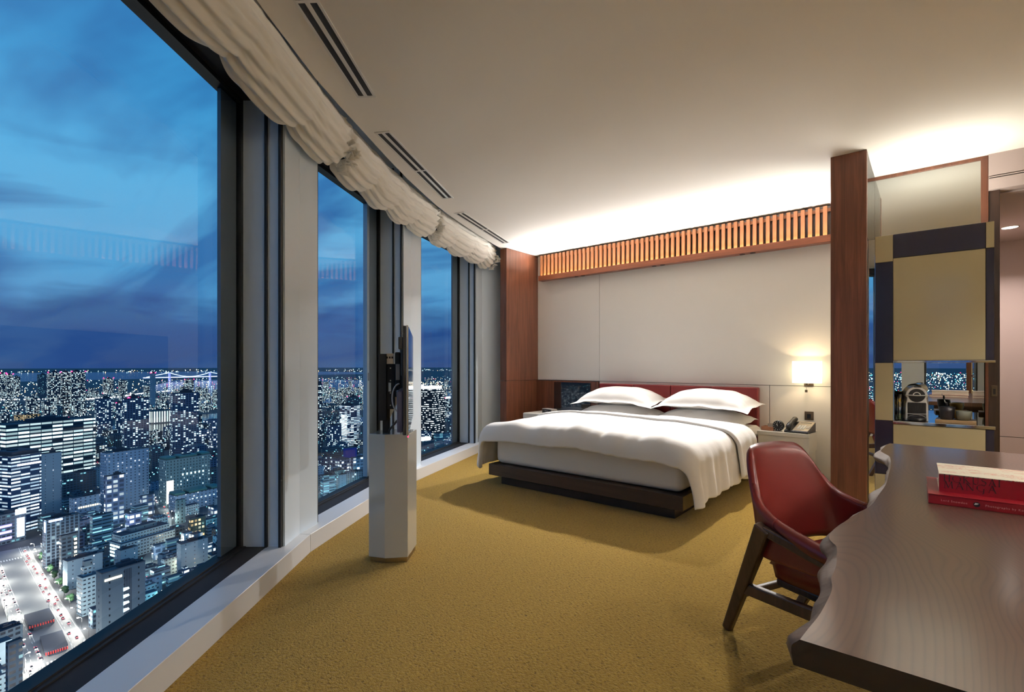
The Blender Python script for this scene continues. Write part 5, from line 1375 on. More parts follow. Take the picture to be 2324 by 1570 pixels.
CITY = [
('office_building', 'wide dark office slab whose storeys glow in unbroken white window bands', 'office building', 'ribbon', -1255.5, 99.3, 109.5, 140.6, 49.2, 124.3),
('glass_tower', 'blue glass corner tower with white lit bands at far left window edge', 'office tower', 'glass', -958.0, 80.8, 115.2, 35.4, 40.3, 106.8),
('concrete_slab_building', 'plain pale lilac slab wall standing against the blue glass corner tower', 'building', 'blank', -1018.4, 118.1, 98.4, 23.4, 8.2, 98.2),
('apartment_slab', 'tall pale lilac apartment slab with small window columns behind a lower tower', 'apartment building', 'pale', -985.1, 189.3, 103.1, 59.3, 20.8, 93.7),
('office_tower', 'short pale tower with square lit windows in front of the lilac apartment slab', 'tower', 'squares', -905.6, 173.0, 97.2, 21.7, 7.6, 71.5),
('apartment_tower', 'dark gridded apartment tower with large red roof beacon', 'apartment tower', 'apart', -1497.9, 320.9, 92.9, 51.5, 18.0, 149.7),
('apartment_tower', 'dark gridded apartment tower near the right edge of the largest window', 'apartment tower', 'apart', -1376.9, 386.9, 89.3, 55.6, 19.4, 164.1),
('ornate_building', 'old style office block with green copper roof and floodlit base', 'building', 'stone', -957.0, 260.2, 98.8, 69.5, 24.3, 75.7),
('podium_building', 'long low white podium below the green copper roofed block', 'building', 'pale', -908.7, 259.5, 96.1, 68.4, 23.9, 25.6),
('chimney_tower', 'slim tall pale chimney with red lights near the bay', 'chimney', 'blank', -3242.0, 809.3, 84.0, 22.6, 21.0, 186.6),
('apartment_tower', 'lit waterfront tower, first of three close together under red roof lights', 'apartment tower', 'bright', -3041.1, 374.5, 93.0, 41.9, 25.2, 196.4),
('apartment_tower', 'lit waterfront tower, middle one of three close together', 'apartment tower', 'bright', -3130.0, 430.5, 92.2, 37.1, 13.3, 196.9),
('apartment_tower', 'lit waterfront tower, last of three close together, beside the elevated road', 'apartment tower', 'bright', -3036.9, 455.0, 91.5, 48.8, 26.5, 199.5),
('office_tower', 'unlit blue grey tower standing left of the three lit waterfront towers', 'tower', 'dim', -4498.7, 504.8, 93.6, 45.3, 24.3, 168.3),
('apartment_tower', 'distant lit tower with red roof lights at far left of the skyline', 'apartment tower', 'bright', -4872.6, 357.8, 95.8, 30.1, 60.0, 171.8),
('apartment_tower', 'distant lit tower with red roof lights, second from the skyline left end', 'apartment tower', 'bright', -5031.7, 404.6, 95.4, 31.5, 25.5, 163.1),
('apartment_tower', 'distant lit tower, third from the skyline left end', 'apartment tower', 'bright', -5278.6, 461.8, 95.0, 33.6, 27.1, 142.6),
('apartment_tower', 'distant lit tower with red roof lights midway between waterfront towers and chimney', 'apartment tower', 'bright', -4976.2, 934.5, 89.4, 63.3, 31.0, 124.7),
('apartment_tower', 'smaller distant lit tower just left of the chimney', 'apartment tower', 'bright', -5033.6, 1043.6, 88.3, 54.6, 32.5, 103.6),
('apartment_tower', 'distant lit tower with red roof lights under the lit bridge', 'apartment tower', 'bright', -4849.8, 1452.6, 83.3, 67.4, 36.3, 104.8),
('riverside_building', 'riverside hall with tall white glowing vertical strips', 'building', 'vstrip', -2346.1, 586.4, 88.0, 69.1, 24.2, 53.7),
('riverside_block', 'low block with warm yellow lit windows behind the banded office slab', 'building', 'warm', -2507.5, 225.0, 99.9, 65.7, 23.0, 52.1),
('apartment_block', 'dim riverside apartment block right of the banded office slab', 'apartment building', 'apart', -2141.7, 383.6, 94.8, 44.4, 17.6, 118.3),
('apartment_block', 'narrow dim apartment block beside the red beacon tower', 'apartment building', 'apart', -2152.0, 438.5, 93.7, 26.4, 9.9, 99.5),
('office_block', 'dark block with scattered blue lights below the banded office slab', 'building', 'dim', -1121.0, 156.7, 102.0, 46.9, 16.4, 46.1),
('office_block', 'pale purple low office with one row of bright windows', 'building', 'pale', -960.2, 145.3, 103.4, 33.7, 11.8, 36.1),
('office_block', 'small brown block with warm square windows', 'building', 'squares', -924.2, 219.7, 96.6, 17.0, 6.0, 31.0),
('apartment_block', 'cream slender block beside the floodlit crossing', 'building', 'stone', -840.0, 241.0, 92.0, 11.9, 5.2, 34.6),
('office_block', 'grey block at right edge of the largest window below the bay', 'building', 'dim', -976.5, 333.4, 89.1, 17.1, 6.5, 49.2),
('arcade_building', 'dazzling white and violet sign covered building at the street junction', 'building', 'dim', -914.1, 64.0, 106.0, 29.1, 25.6, 38.3),
('office_block', 'mid rise with dark fins and a glowing blue roof sign', 'office building', 'fins', -768.7, 92.8, 99.1, 30.6, 10.7, 55.5),
('office_block', 'white banded mid rise in front of the wide stepped office', 'office building', 'bands', -810.2, 141.2, 100.1, 21.9, 7.7, 40.1),
('stepped_office', 'wide stepped white office with rows of dark windows and roof penthouse', 'office building', 'rows', -731.6, 153.8, 104.1, 60.7, 26.7, 25.0),
('apartment_block', 'narrow dark block with a column of warm balcony lights', 'apartment building', 'dim', -715.3, 98.6, 100.2, 14.0, 5.7, 47.4),
('low_building', 'low flat dark roofed building beside the bright avenue', 'building', 'blank', -679.7, 98.4, 101.8, 30.3, 10.6, 29.5),
('office_block', 'grey block with small dark windows left of the sign topped hotel', 'building', 'rows', -597.8, 96.9, 100.8, 13.1, 11.8, 40.6),
('hotel_building', 'dark grey hotel block with glowing roof sign and lit stairwell', 'hotel', 'blank2', -497.2, 92.3, 99.5, 29.9, 10.5, 68.0),
('office_block', 'blank grey block with one glowing white side at the window lower right corner', 'building', 'blank', -616.6, 181.4, 95.6, 27.0, 10.6, 38.8),
('house_block', 'small pale building with a slanted roof between hotel and stepped office', 'building', 'blank', -685.9, 143.8, 102.2, 16.8, 8.5, 26.3),
('house_block', 'small white house block right of the hotel', 'building', 'pale', -597.8, 146.8, 98.2, 12.9, 4.5, 18.5),
('house_block', 'small white house block touching the window sill edge, two right of the hotel', 'building', 'bands', -588.6, 162.0, 96.6, 13.3, 5.9, 16.9),
('house_block', 'low white banded house near the dark window corner', 'building', 'bands', -627.4, 214.6, 93.1, 10.8, 14.0, 14.1),
('house_block', 'low dark roofed block at lower left beside the avenue', 'building', 'dim', -574.2, 41.7, 105.8, 14.7, 14.7, 16.3),
('house_block', 'dark tall block at the bottom left corner of the largest window', 'building', 'dim', -458.1, 37.2, 103.4, 7.3, 3.3, 50.9),
('house_block', 'grey banded block behind the blank grey block', 'building', 'bands', -678.0, 185.2, 94.7, 12.7, 4.5, 28.6),
('house_block', 'narrow block with warm lit windows near the floodlit crossing', 'building', 'warm', -738.6, 227.7, 92.9, 18.4, 7.1, 31.0),
('office_tower', 'blue glass tower in the middle window with one glowing side', 'office tower', 'glass', -1269.9, 795.2, 97.9, 35.2, 49.4, 114.8),
('office_tower', 'slim pale tower left of the blue glass tower in the middle window', 'tower', 'apart', -1213.3, 711.1, 99.6, 23.4, 31.3, 70.3),
('office_tower', 'distant tower with bright red lights on top in the middle window', 'tower', 'dim', -1715.9, 1059.2, 73.3, 45.5, 18.8, 108.4),
('apartment_tower', 'tall lit tower cut by the left edge of the middle window', 'apartment tower', 'bright', -1294.8, 696.8, 81.7, 23.0, 13.2, 186.2),
('construction_building', 'building wrapped in bright blue sheeting', 'building', 'blue', -1016.4, 622.9, 83.5, 27.7, 11.3, 42.0),
('house_block', 'blank white wall block low in the middle window', 'building', 'blank', -793.7, 475.3, 79.1, 11.8, 8.6, 38.7),
('office_block', 'dark block with pale vertical fins low in the middle window', 'building', 'fins', -799.6, 493.6, 78.3, 44.4, 15.5, 38.7),
('office_block', 'white banded block at lower left of the middle window', 'building', 'bands', -794.4, 445.0, 82.7, 22.4, 13.3, 42.2),
('office_block', 'block with bright cyan windows right of the blue sheeting', 'building', 'squares', -888.4, 561.3, 79.7, 38.2, 13.4, 44.3),
('office_block', 'dark mid block right of the blue glass tower', 'building', 'dim', -1228.6, 800.0, 76.9, 30.7, 14.0, 55.9),
('office_block', 'small pale tower behind the blue glass tower', 'building', 'pale', -1531.7, 997.3, 76.9, 17.4, 13.1, 49.5),
('office_tower', 'big dark office tower with dashed white window bands and glowing crown', 'office tower', 'strips', -1124.9, 979.5, 106.0, 63.9, 97.8, 159.1),
('office_block', 'small lit block right of the glowing crown tower', 'building', 'bright', -1603.4, 1460.9, 67.7, 32.3, 16.7, 85.6),
('house_block', 'dark low block at the foot of the glowing crown tower', 'building', 'dim', -978.9, 809.0, 74.4, 37.5, 27.2, 39.8),
('house_block', 'pale low block at lower right of the narrowest window', 'building', 'bands', -1037.3, 912.8, 72.7, 42.6, 17.8, 42.3),
]
FOOT = []          # circles already built on
def landmark(row):
    nm, label, cat, st, x, y, ang, Wd, D, H = row
    t = thing(nm, label, cat, (x, y, GZ), R(ang))
    rng = random.Random(label)
    body = ([], [], [], [])
    if st == 'rows':                       # stepped office: two tiers and a penthouse
        uvbox(body, 0, Wd, 0, D, 0, H - 5.0, 0)
        uvmesh('walls', body, [F[st], M['roof']], t)
        up = ([], [], [], []); uvbox(up, 2.5, Wd - 4, 5, D - 2, H - 5.0, H + 3.2, 0); uvmesh('upper_storeys', up, [F[st], M['roof_dark']], t)
        ph = ([], [], [], []); uvbox(ph, Wd * .26, Wd * .74, D * .40, D * .8, H + 3.2, H + 8.2, 0); uvmesh('penthouse', ph, [F['blank2'], M['roof_dark']], t)
        gl_ = MB()
        for k in range(4): gl_.box(-0.15, 0.02, 3.0, D - 3, 3.0 + 4 * k, 5.2 + 4 * k)
        gl_.build('lit_side_windows', M['win_cyan'], t)
    else:
        uvbox(body, 0, Wd, 0, D, 0, H, 0)
        uvmesh('walls', body, [F[st], M['roof'] if st not in ('dim', 'strips', 'ribbon', 'glass', 'apart') else M['roof_dark']], t)
    pr = max(0.5, min(1.4, H * 0.012))
    if st not in ('rows',):
        pa = MB()
        for (a, b, c, d) in ((0, Wd, 0, .5), (0, Wd, D - .5, D), (0, .5, 0, D), (Wd - .5, Wd, 0, D)): pa.box(a, b, c, d, H, H + pr)
        pa.build('parapet', M['roof'], t)
    if min(Wd, D) > 7 and st not in ('rows', 'blue'):
        rp = MB(); sx = Wd * rng.uniform(.25, .45); sy = D * rng.uniform(.3, .5); ox_ = rng.uniform(.15, .45) * Wd; oy_ = rng.uniform(.2, .4) * D
        hh = max(2.0, min(7, H * 0.05))
        rp.box(ox_, ox_ + sx, oy_, oy_ + sy, H, H + hh).box(ox_ + sx * .2, ox_ + sx * .7, oy_ + sy * .2, oy_ + sy * .7, H + hh, H + hh * 1.5)
        for k in range(3): rp.box(ox_ + sx + 0.8 + 1.6 * k, ox_ + sx + 1.9 + 1.6 * k, oy_, oy_ + 1.6, H, H + 1.5)
        rp.build('roof_plant', M['roof_dark'], t)
    if 'beacon' in label or 'red' in label and 'tower' in nm or nm == 'chimney_tower' or 'three close' in label:
        r = max(1.2, math.hypot(x, y) * 0.0009)
        for (a, b) in ((0, 0), (Wd, 0), (Wd * .5, D)) if 'large red' not in label else ((Wd * .2, D * .3),):
            mb = MB(); octa(mb, (a, b, H + r), r * (2.2 if 'large red' in label else 1)); mb.build('beacon_light', M['beacon'], t)
    if nm == 'hotel_building':
        sg = MB()
        for k in range(9): sg.box(Wd * .06 + 1.30 * k, Wd * .06 + 1.02 + 1.30 * k, -0.5, -0.1, H - 6.6, H - 4.9)
        part_label(sg.build('roof_sign', M['sign_warm'], t), 'glowing warm white sign near the top')
        for k in range(5):
            wv = MB().add([(Wd * .48, -0.15, H - 19 - 5.6 * k), (Wd * .62, -0.15, H - 18.2 - 5.6 * k), (Wd * .60, -0.15, H - 16.6 - 5.6 * k), (Wd * .48, -0.15, H - 16.2 - 5.6 * k)], [(0, 1, 2, 3)])
            part_label(wv.build('stair_window', M['win_cyan'], t, solid=0.2), 'lit stairwell window')
        gr = MB()
        for k in range(5): gr.box(Wd * .50 + 1.1 * k, Wd * .50 + 0.55 + 1.1 * k, -0.12, 0, 12, H - 1.5)
        part_label(gr.build('facade_ribs', M['roof_dark'], t), 'dark vertical ribs')
    if nm == 'glass_tower':
        cr_ = MB().box(2, Wd - 2, 2, D - 2, H, H + 6)
        cr_.build('crown', M['roof_dark'], t)
        MB().box(Wd * .2, Wd * .98, -0.3, 0, H - 14, H - 11.5).build('roof_sign', M['sign_white'], t)
    if nm == 'arcade_building':
        MB().box(Wd * .68, Wd * .93, -1.2, -0.2, 6, H - 8).build('sign_board', M['sign_white'], t)
        MB().box(Wd * .62, Wd * .99, -1.0, -0.2, H - 3, H + 4).build('roof_sign', M['sign_white'], t)
        for k in range(3): MB().box(1, Wd * .5, -0.8, -0.2, 6 + 8 * k, 9 + 8 * k).build('sign_band', M['sign_violet'], t)
    if 'blue roof sign' in label:
        MB().box(Wd * .08, Wd * .48, -0.5, -0.1, H - 3.0, H - 0.6).build('roof_sign', M['sign_blue'], t)
        MB().box(-0.5, 0.0, -0.1, D * .4, H - 14, H - 2).build('side_sign', M['sign_blue'], t)
    if 'green copper' in label:
        for (a, b) in ((0, .22), (.30, .70), (.80, 1.0)):
            MB().box(Wd * a, Wd * b, 0.5, D - .5, H, H + 4.5).build('copper_roof', M['copper'], t, bevel=1.2, seg=1)
        MB().box(0.5, Wd * .16, -0.5, -0.1, 4, H * .55).build('floodlit_base', glow('flood', (1.0, 0.94, 0.85), 1.2, False), t)
        for k in range(6): MB().box(Wd * .35 + 6.5 * k, Wd * .35 + 2 + 6.5 * k, -0.4, -0.1, H * .62, H * .66).build('wall_light', M['win_cyan'], t)
    if 'glowing crown' in label:
        cr_ = MB().box(6, Wd - 6, 8, D - 12, H, H + 9)
        part_label(cr_.build('lit_crown', glow('crown_glow', (0.92, 0.96, 1.0), 3.6, False), t), 'brightly lit top storey')
        mb = MB(); octa(mb, (0, 0, H + 4), 2.2); mb.build('beacon_light', M['beacon'], t)
    if 'one glowing side' in label:
        ls = MB(); st_ = 4.4
        for k in range(int(H * .55 / st_)): ls.box(-0.4, 0.0, D * (.25 + .12 * rng.random()), D * (.80 + .18 * rng.random()), H * .25 + st_ * k, H * .25 + st_ * k + 1.9)
        ls.build('lit_side_windows', M['win_cyan'], t)
    if 'warm balcony' in label:
        for k in range(8): MB().box(Wd * .78, Wd * .95, -0.4, -0.1, 8 + 4.6 * k, 10.5 + 4.6 * k).build('balcony_light', M['win_warm'], t)
    if 'purple low office' in label:
        for k in range(9): MB().box(6 + 2.9 * k, 7.9 + 2.9 * k, -0.3, -0.1, H * .55, H * .55 + 2.6).build('lit_window', M['win_warm'], t)
    FOOT.append((x + (math.cos(R(ang)) * Wd - math.sin(R(ang)) * D) / 2, y + (math.sin(R(ang)) * Wd + math.cos(R(ang)) * D) / 2, math.hypot(Wd, D) / 2 * .95))
    return t
for row in CITY: landmark(row)

# ---- ground, bay and streets
def flat(name, poly, z0, z1, mat, label, cat, kind=None, group=None):
    o = MB().prism(poly, z0, z1).build(name, mat)
    return tag(o, label, cat, group, kind)
disc = [(45000 * math.cos(2 * PI * k / 64), 45000 * math.sin(2 * PI * k / 64)) for k in range(64)]
flat('city_ground', disc, GZ - 6, GZ, M['asphalt'], 'dark blue grey city ground far below the windows', 'ground', 'structure')
flat('river_water', [(-1990, 345), (-1880, 520), (-1930, 700), (-2100, 860), (-2600, 1050), (-2620, 730), (-2350, 500), (-2480, 430)], GZ, GZ + 0.5, M['water'], 'dark river water bending behind the apartment towers', 'water', 'structure')
flat('bay_water', [(-3300, 1000), (-2250, 1400), (-2500, 2500), (-5200, 4200), (-7600, 4300), (-9000, 2600), (-6200, 1500), (-4300, 1250)], GZ, GZ + 0.5, M['water'], 'dark bay water spreading towards the horizon', 'water', 'structure')
flat('far_bay_water', [(-9500, 0), (-11500, 9000), (-20000, 9000), (-20000, -2000), (-11000, -1500)], GZ, GZ + 0.4, M['water'], 'wide dark bay water under the horizon lights', 'water', 'structure')
AV = [(-884, 72), (-830, 71), (-653, 71), (-552, 72), (-470, 68), (-400, 62)]     # avenue axis
ROADZ = [GZ + 0.40]
def road_strip(axis, wd, name, label, mat=M['road']):
    z = ROADZ[0]; ROADZ[0] -= 0.05
    Lf = []; Rt = []
    for i, p in enumerate(axis):
        a = Vector(axis[max(i - 1, 0)]); b = Vector(axis[min(i + 1, len(axis) - 1)]); d = (b - a).normalized(); n = Vector((-d.y, d.x)) * wd / 2
        Lf.append((p[0] + n.x, p[1] + n.y)); Rt.append((p[0] - n.x, p[1] - n.y))
    return flat(name, Lf + Rt[::-1], GZ - 1, z, mat, label, 'road', 'structure')
road_strip(AV, 38, 'road_avenue', 'broad bright avenue with many lanes far below the largest window')
road_strip([(-880, -60), (-872, 20), (-862, 100), (-858, 170), (-850, 235)], 30, 'road_crossing', 'bright street crossing the avenue at the junction')
road_strip([(-1060, 275), (-1014, 264), (-900, 245), (-796, 216), (-676, 158), (-560, 118)], 13, 'road_side_street', 'brightly lit side street between office blocks')
road_strip([(-520, -20), (-513, 60), (-505, 82), (-498, 140), (-480, 260)], 15, 'road_near_crossing', 'street crossing the avenue near the window sill')
road_strip([(-960, 560), (-900, 620), (-820, 520), (-700, 430)], 12, 'road_middle_street', 'street between the blocks seen in the middle window')
# the avenue's sunken lanes with dark covers
for i, (p, q, wd, hh, lb) in enumerate((((-630, 70), (-598, 70), 17, 5.0, 'dark flat tunnel cover in the middle of the avenue with striped edge'),
                                     ((-573, 72.5), (-536, 71.5), 14, 3.5, 'dark rounded traffic island with lamps near the crossing'))):
    a = Vector(p); b = Vector(q); d = (b - a).normalized(); n = Vector((-d.y, d.x))
    t = thing('tunnel_cover' if i == 0 else 'traffic_island', lb, 'road structure', (p[0], p[1], GZ + 0.4), math.atan2(d.y, d.x))
    ln = (b - a).length
    MB().prism([(0, -wd / 2), (ln - 5, -wd / 2), (ln, -wd / 3), (ln + 1, 0), (ln, wd / 3), (ln - 5, wd / 2), (0, wd / 2)], 0, hh).build('deck', M['roof_dark'], t)
    st = MB()
    for k in range(10): st.box(ln - 0.5, ln + 1.2, -wd / 2 + k * wd / 10, -wd / 2 + (k + .5) * wd / 10, hh - 1.6, hh + 0.2)
    part_label(st.build('warning_stripes', simple('stripe_red%d' % i, (0.5, 0.03, 0.03), 0.5), t), 'red and white warning stripes')
# lane paint: one road marking object per road
mk = MB()
def lane(axis, offs, dash, gapd, wd):
    for i in range(len(axis) - 1):
        a = Vector(axis[i]); b = Vector(axis[i + 1]); d = (b - a).normalized(); n = Vector((-d.y, d.x)); ln = (b - a).length; s = 0
        while s < ln:
            c = a + d * (s + dash / 2) + n * offs
            mk.obox((c.x, c.y, GZ + 0.43), (d.x, d.y, 0), (n.x, n.y, 0), (0, 0, 1), min(dash, ln - s), wd, 0.04); s += dash + gapd
for o_ in (-15, -11, 11, 15): lane(AV, o_, 5, 6, 0.35)
for o_ in (-18, -9.4, 9.4, 18): lane(AV, o_, 40, 0, 0.35)
for k in range(14):
    for (cx, cy) in ((-500, 62), (-524, 62), (-838, 60)): mk.obox((cx, cy - 12 + 2.4 * k, GZ + 0.43), (1, 0, 0), (0, 1, 0), (0, 0, 1), 6, 1.1, 0.04)
tag(mk.build('road_marking', M['paint']), 'white lane lines and crosswalk stripes on the avenue', 'road marking', kind='stuff')

# ---- street lamps (each a thing) with real light under some of them
lamp_first = None
def lamp(x, y, power=0, col=(1.0, 0.92, 0.80), rz=0):
    global lamp_first
    if any((x - a) ** 2 + (y - b) ** 2 < (c * 0.9 + 2) ** 2 for a, b, c in FOOT): return
    FOOT.append((x, y, 3.0))
    lb = 'tall street lamp beside a city road, one of many below'
    if lamp_first is None:
        t = thing('street_lamp', lb, 'street lamp', (x, y, GZ + 0.4), rz, 'street lamps along the city roads')
        MB().tube([(0, 0, 0), (0, 0, 9.5), (0.6, 0, 10.6), (2.4, 0, 11.0)], 0.14, 6).build('post', M['pole'], t)
        MB().obox((2.6, 0, 10.9), (1, 0, 0), (0, 1, 0), (0, 0, 1), 1.3, 0.8, 0.5).build('lamp_head', M['lamp_street'], t)
        lamp_first = t
    else:
        t = lamp_first.copy(); COL.objects.link(t); t.location = (x, y, GZ + 0.4); t.rotation_euler = (0, 0, rz)
        for c in lamp_first.children:
            o = c.copy(); COL.objects.link(o); o.parent = t
    if power: point('street_lamp_light', (x + 2.6 * math.cos(rz), y + 2.6 * math.sin(rz), GZ + 10.4), power, col, 0.5)
for i, x in enumerate(range(-850, -400, 28)):
    yc = 72 if x < -500 else 70
    lamp(x, yc + 20, 34000 if i % 2 == 0 else 0, rz=-PI / 2); lamp(x + 12, yc - 20, 34000 if i % 2 == 1 else 0, rz=PI / 2)
for (x, y) in ((-1000, 268), (-940, 258), (-880, 246), (-840, 236), (-790, 222), (-740, 196), (-700, 176), (-640, 150), (-590, 134)): lamp(x, y, 9000, (0.85, 1.0, 0.92))
for (x, y) in ((-870, -30), (-868, 30), (-862, 130), (-856, 180)): lamp(x, y, 14000, (0.62, 0.62, 1.0))
for (x, y, c_) in ((-690, 205, 0), (-640, 190, 1), (-760, 175, 0), (-560, 150, 0), (-600, 205, 1), (-820, 190, 2), (-700, 120, 2), (-540, 185, 0), (-770, 265, 0), (-850, 290, 2), (-900, 170, 0), (-650, 235, 0), (-800, 320, 0),
                   (-860, 640, 0), (-920, 690, 0), (-800, 560, 0), (-990, 760, 2), (-1050, 830, 0), (-740, 520, 0)):
    lamp(x, y, 9000, ((0.35, 0.95, 1.0), (1.0, 0.80, 0.50), (0.8, 0.95, 1.0))[c_])
for (x, y) in ((-515, 100), (-505, 140), (-492, 200)): lamp(x, y, 5000, (0.9, 0.97, 1.0))
for (x, y) in ((-900, 600), (-860, 560), (-780, 480), (-830, 470), (-1000, 690), (-950, 740)): lamp(x, y, 8000, (0.45, 0.9, 1.0))

# ---- cars
car_first = None
def car(x, y, ang):
    global car_first
    lb = 'small car with lit lamps driving on the avenue, one of many'
    if car_first is None:
        t = thing('car', lb, 'car', (x, y, GZ + 0.45), ang, 'cars driving on the city roads')
        MB().prism([(-2.2, -.85), (2.1, -.85), (2.25, -.6), (2.25, .6), (2.1, .85), (-2.2, .85)], 0.25, 0.85).build('body', M['car_body'], t)
        v = [(-1.6, -.75, .85), (1.0, -.75, .85), (1.0, .75, .85), (-1.6, .75, .85), (-1.1, -.6, 1.4), (.3, -.6, 1.4), (.3, .6, 1.4), (-1.1, .6, 1.4)]
        MB().add(v, [(4, 5, 6, 7), (0, 1, 5, 4), (1, 2, 6, 5), (2, 3, 7, 6), (3, 0, 4, 7)]).build('cabin', M['car_dark'], t)
        MB().box(2.2, 2.5, -.85, -.35, .45, .95).box(2.2, 2.5, .35, .85, .45, .95).build('headlights', M['head'], t)
        MB().box(-2.45, -2.15, -.85, -.40, .5, .95).box(-2.45, -2.15, .40, .85, .5, .95).build('tail_lights', M['tail'], t)
        w_ = MB()
        for (a, b) in ((-1.4, -.85), (1.4, -.85), (-1.4, .75), (1.4, .75)): w_.lathe([(.32, b), (.32, b + .1)], c=(a, 0, .32), n=10, axis='y')
        w_.build('wheels', M['car_dark'], t)
        car_first = t
    else:
        t = car_first.copy(); COL.objects.link(t); t.location = (x, y, GZ + 0.45); t.rotation_euler = (0, 0, ang)
        for c in car_first.children:
            o = c.copy(); COL.objects.link(o); o.parent = t
rng = random.Random(7); placed = []
def free(x, y):
    if any((x - a) ** 2 + (y - b) ** 2 < 36 for a, b in placed): return False
    placed.append((x, y)); return True
for k in range(110):
    x = rng.uniform(-868, -430); la = rng.choice((-17, -14, -11, 11, 14, 17))
    y = 71 + (1.5 if -600 < x < -520 else 0) + la
    if free(x, y): car(x, y, 0.0 if la < 0 else PI)
SIDE = [(-1060, 275), (-1014, 264), (-900, 245), (-796, 216), (-676, 158), (-560, 118)]
for k in range(26):
    i = rng.randrange(5); a = Vector(SIDE[i]); b = Vector(SIDE[i + 1]); d = (b - a).normalized(); n = Vector((-d.y, d.x)); sd = rng.choice((-1, 1))
    p = a.lerp(b, rng.random()) + n * 3 * sd
    if any((p.x - q[0]) ** 2 + (p.y - q[1]) ** 2 < (q[2] + 2.5) ** 2 for q in FOOT): continue
    if free(p.x, p.y): car(p.x, p.y, math.atan2(d.y, d.x) + (0 if sd < 0 else PI))

# ---- all the other buildings: about two hundred, each an object of its own
rng = random.Random(11)
def clear_of(x, y, r):
    for (a, b, c) in FOOT:
        if (x - a) ** 2 + (y - b) ** 2 < (r + c) ** 2: return False
    if abs(y - 72) < 26 + r * .8 and -1010 < x < -380: return False
    for (a, b) in ((-1014, 264), (-957, 255), (-900, 245), (-848, 232), (-796, 216), (-736, 190), (-676, 158), (-620, 138), (-862, 110), (-858, 160), (-852, 210), (-868, 50), (-510, 60), (-500, 130), (-490, 190), (-930, 590), (-860, 570), (-780, 490), (-700, 430)):
        if (x - a) ** 2 + (y - b) ** 2 < (r + 11) ** 2: return False
    if 1880 < -x < 2650 and 380 < y < 1000: return False
    return True
def in_view(x, y):
    d = -0.6428 * x + 0.7660 * y
    if d < 50: return False
    u = 1162 + 1130 * (0.7660 * x + 0.6428 * y) / d
    return (-60 < u < 520) or (700 < u < 870) or (930 < u < 1050)
# lamps in the small streets between the blocks
rng2 = random.Random(19); nl = 0
while nl < 34:
    a = R(rng2.uniform(120, 176)); dist = rng2.uniform(470, 1050); x, y = dist * math.cos(a), dist * math.sin(a)
    if not in_view(x, y) or not clear_of(x, y, 4): continue
    lamp(x, y, rng2.choice((7000, 9000, 12000)), rng2.choice(((0.35, 0.95, 1.0), (0.5, 1.0, 0.95), (1.0, 0.80, 0.52), (0.85, 0.95, 1.0))), rng2.uniform(0, 6)); nl += 1
styles = ['dim', 'dim', 'bands', 'pale', 'blank', 'rows', 'squares', 'apart', 'fins', 'dim', 'bands', 'apart']
count = 0; tries = 0
def infill(n, wlo, whi, hlo, hhi, dlo, dhi, ulo, uhi):
    k = 0; tr = 0
    while k < n and tr < 30000:
        tr += 1
        a = R(rng.uniform(118, 178)); dist = dlo + (dhi - dlo) * rng.random()
        x, y = dist * math.cos(a), dist * math.sin(a); dv = -0.6428 * x + 0.7660 * y
        if dv < 50: continue
        u = 1162 + 1130 * (0.7660 * x + 0.6428 * y) / dv
        if not ulo < u < uhi: continue
        wd = rng.uniform(wlo, whi); dp = rng.uniform(wlo, whi) * .8; r = math.hypot(wd, dp) / 2 * .90
        if not clear_of(x, y, r): continue
        H = rng.uniform(hlo, hhi)
        body = ([], [], [], []); uvbox(body, -wd / 2, wd / 2, -dp / 2, dp / 2, 0, H, 0)
        if rng.random() < .6: uvbox(body, -wd * .2, wd * .25, -dp * .2, dp * .3, H, H + 2.4, 0)
        o = uvmesh('city_building', body, [F[rng.choice(('bands', 'pale', 'dim', 'rows', 'squares', 'blank', 'dim'))], rng.choice((M['roof'], M['roof_dark']))], None, (x, y, GZ), R(rng.choice((98, 102, 96, 104)) + rng.uniform(-3, 3)))
        tag(o, 'ordinary city block with scattered window lights, one of the many small ones far below', 'building', 'ordinary city blocks below the windows')
        FOOT.append((x, y, r)); k += 1
    return k
count += infill(75, 9, 16, 9, 19, 430, 800, -40, 515)
count += infill(40, 12, 22, 10, 26, 760, 1150, -40, 515)
count += infill(40, 10, 20, 10, 30, 650, 1150, 700, 1040)
while count < 285 and tries < 40000:
    tries += 1
    a = R(rng.uniform(118, 178)); dist = 430 + 1900 * rng.random() ** 1.35
    x, y = dist * math.cos(a), dist * math.sin(a)
    if not in_view(x, y): continue
    near = dist < 900
    wd = rng.uniform(10, 24) if near else rng.uniform(18, 46); dp = rng.uniform(9, 20) if near else rng.uniform(14, 36)
    r = math.hypot(wd, dp) / 2 * .92
    if not clear_of(x, y, r): continue
    H = rng.uniform(9, 27) if near else rng.uniform(14, 48) * (1.0 if rng.random() < .88 else 1.9)
    dv = -0.6428 * x + 0.7660 * y; u = 1162 + 1130 * (0.7660 * x + 0.6428 * y) / dv
    if u < 600 and dist < 800: H = min(H, 20)
    st = rng.choice(styles)
    if dist > 1300: st = rng.choice(['bright', 'apart', 'dim', 'bright', 'squares', 'apart'])
    body = ([], [], [], []); uvbox(body, -wd / 2, wd / 2, -dp / 2, dp / 2, 0, H, 0)
    if rng.random() < .7: uvbox(body, -wd * .25, wd * rng.uniform(.05, .35), -dp * .2, dp * .3, H, H + rng.uniform(2, 4), 0)
    o = uvmesh('city_building', body, [F[st], rng.choice((M['roof'], M['roof_dark']))], None, (x, y, GZ), R(rng.choice((98, 102, 96, 104, 12)) + rng.uniform(-4, 4)) )
    tag(o, 'ordinary city block with scattered window lights, one of the many small ones far below', 'building', 'ordinary city blocks below the windows')
    FOOT.append((x, y, r)); count += 1

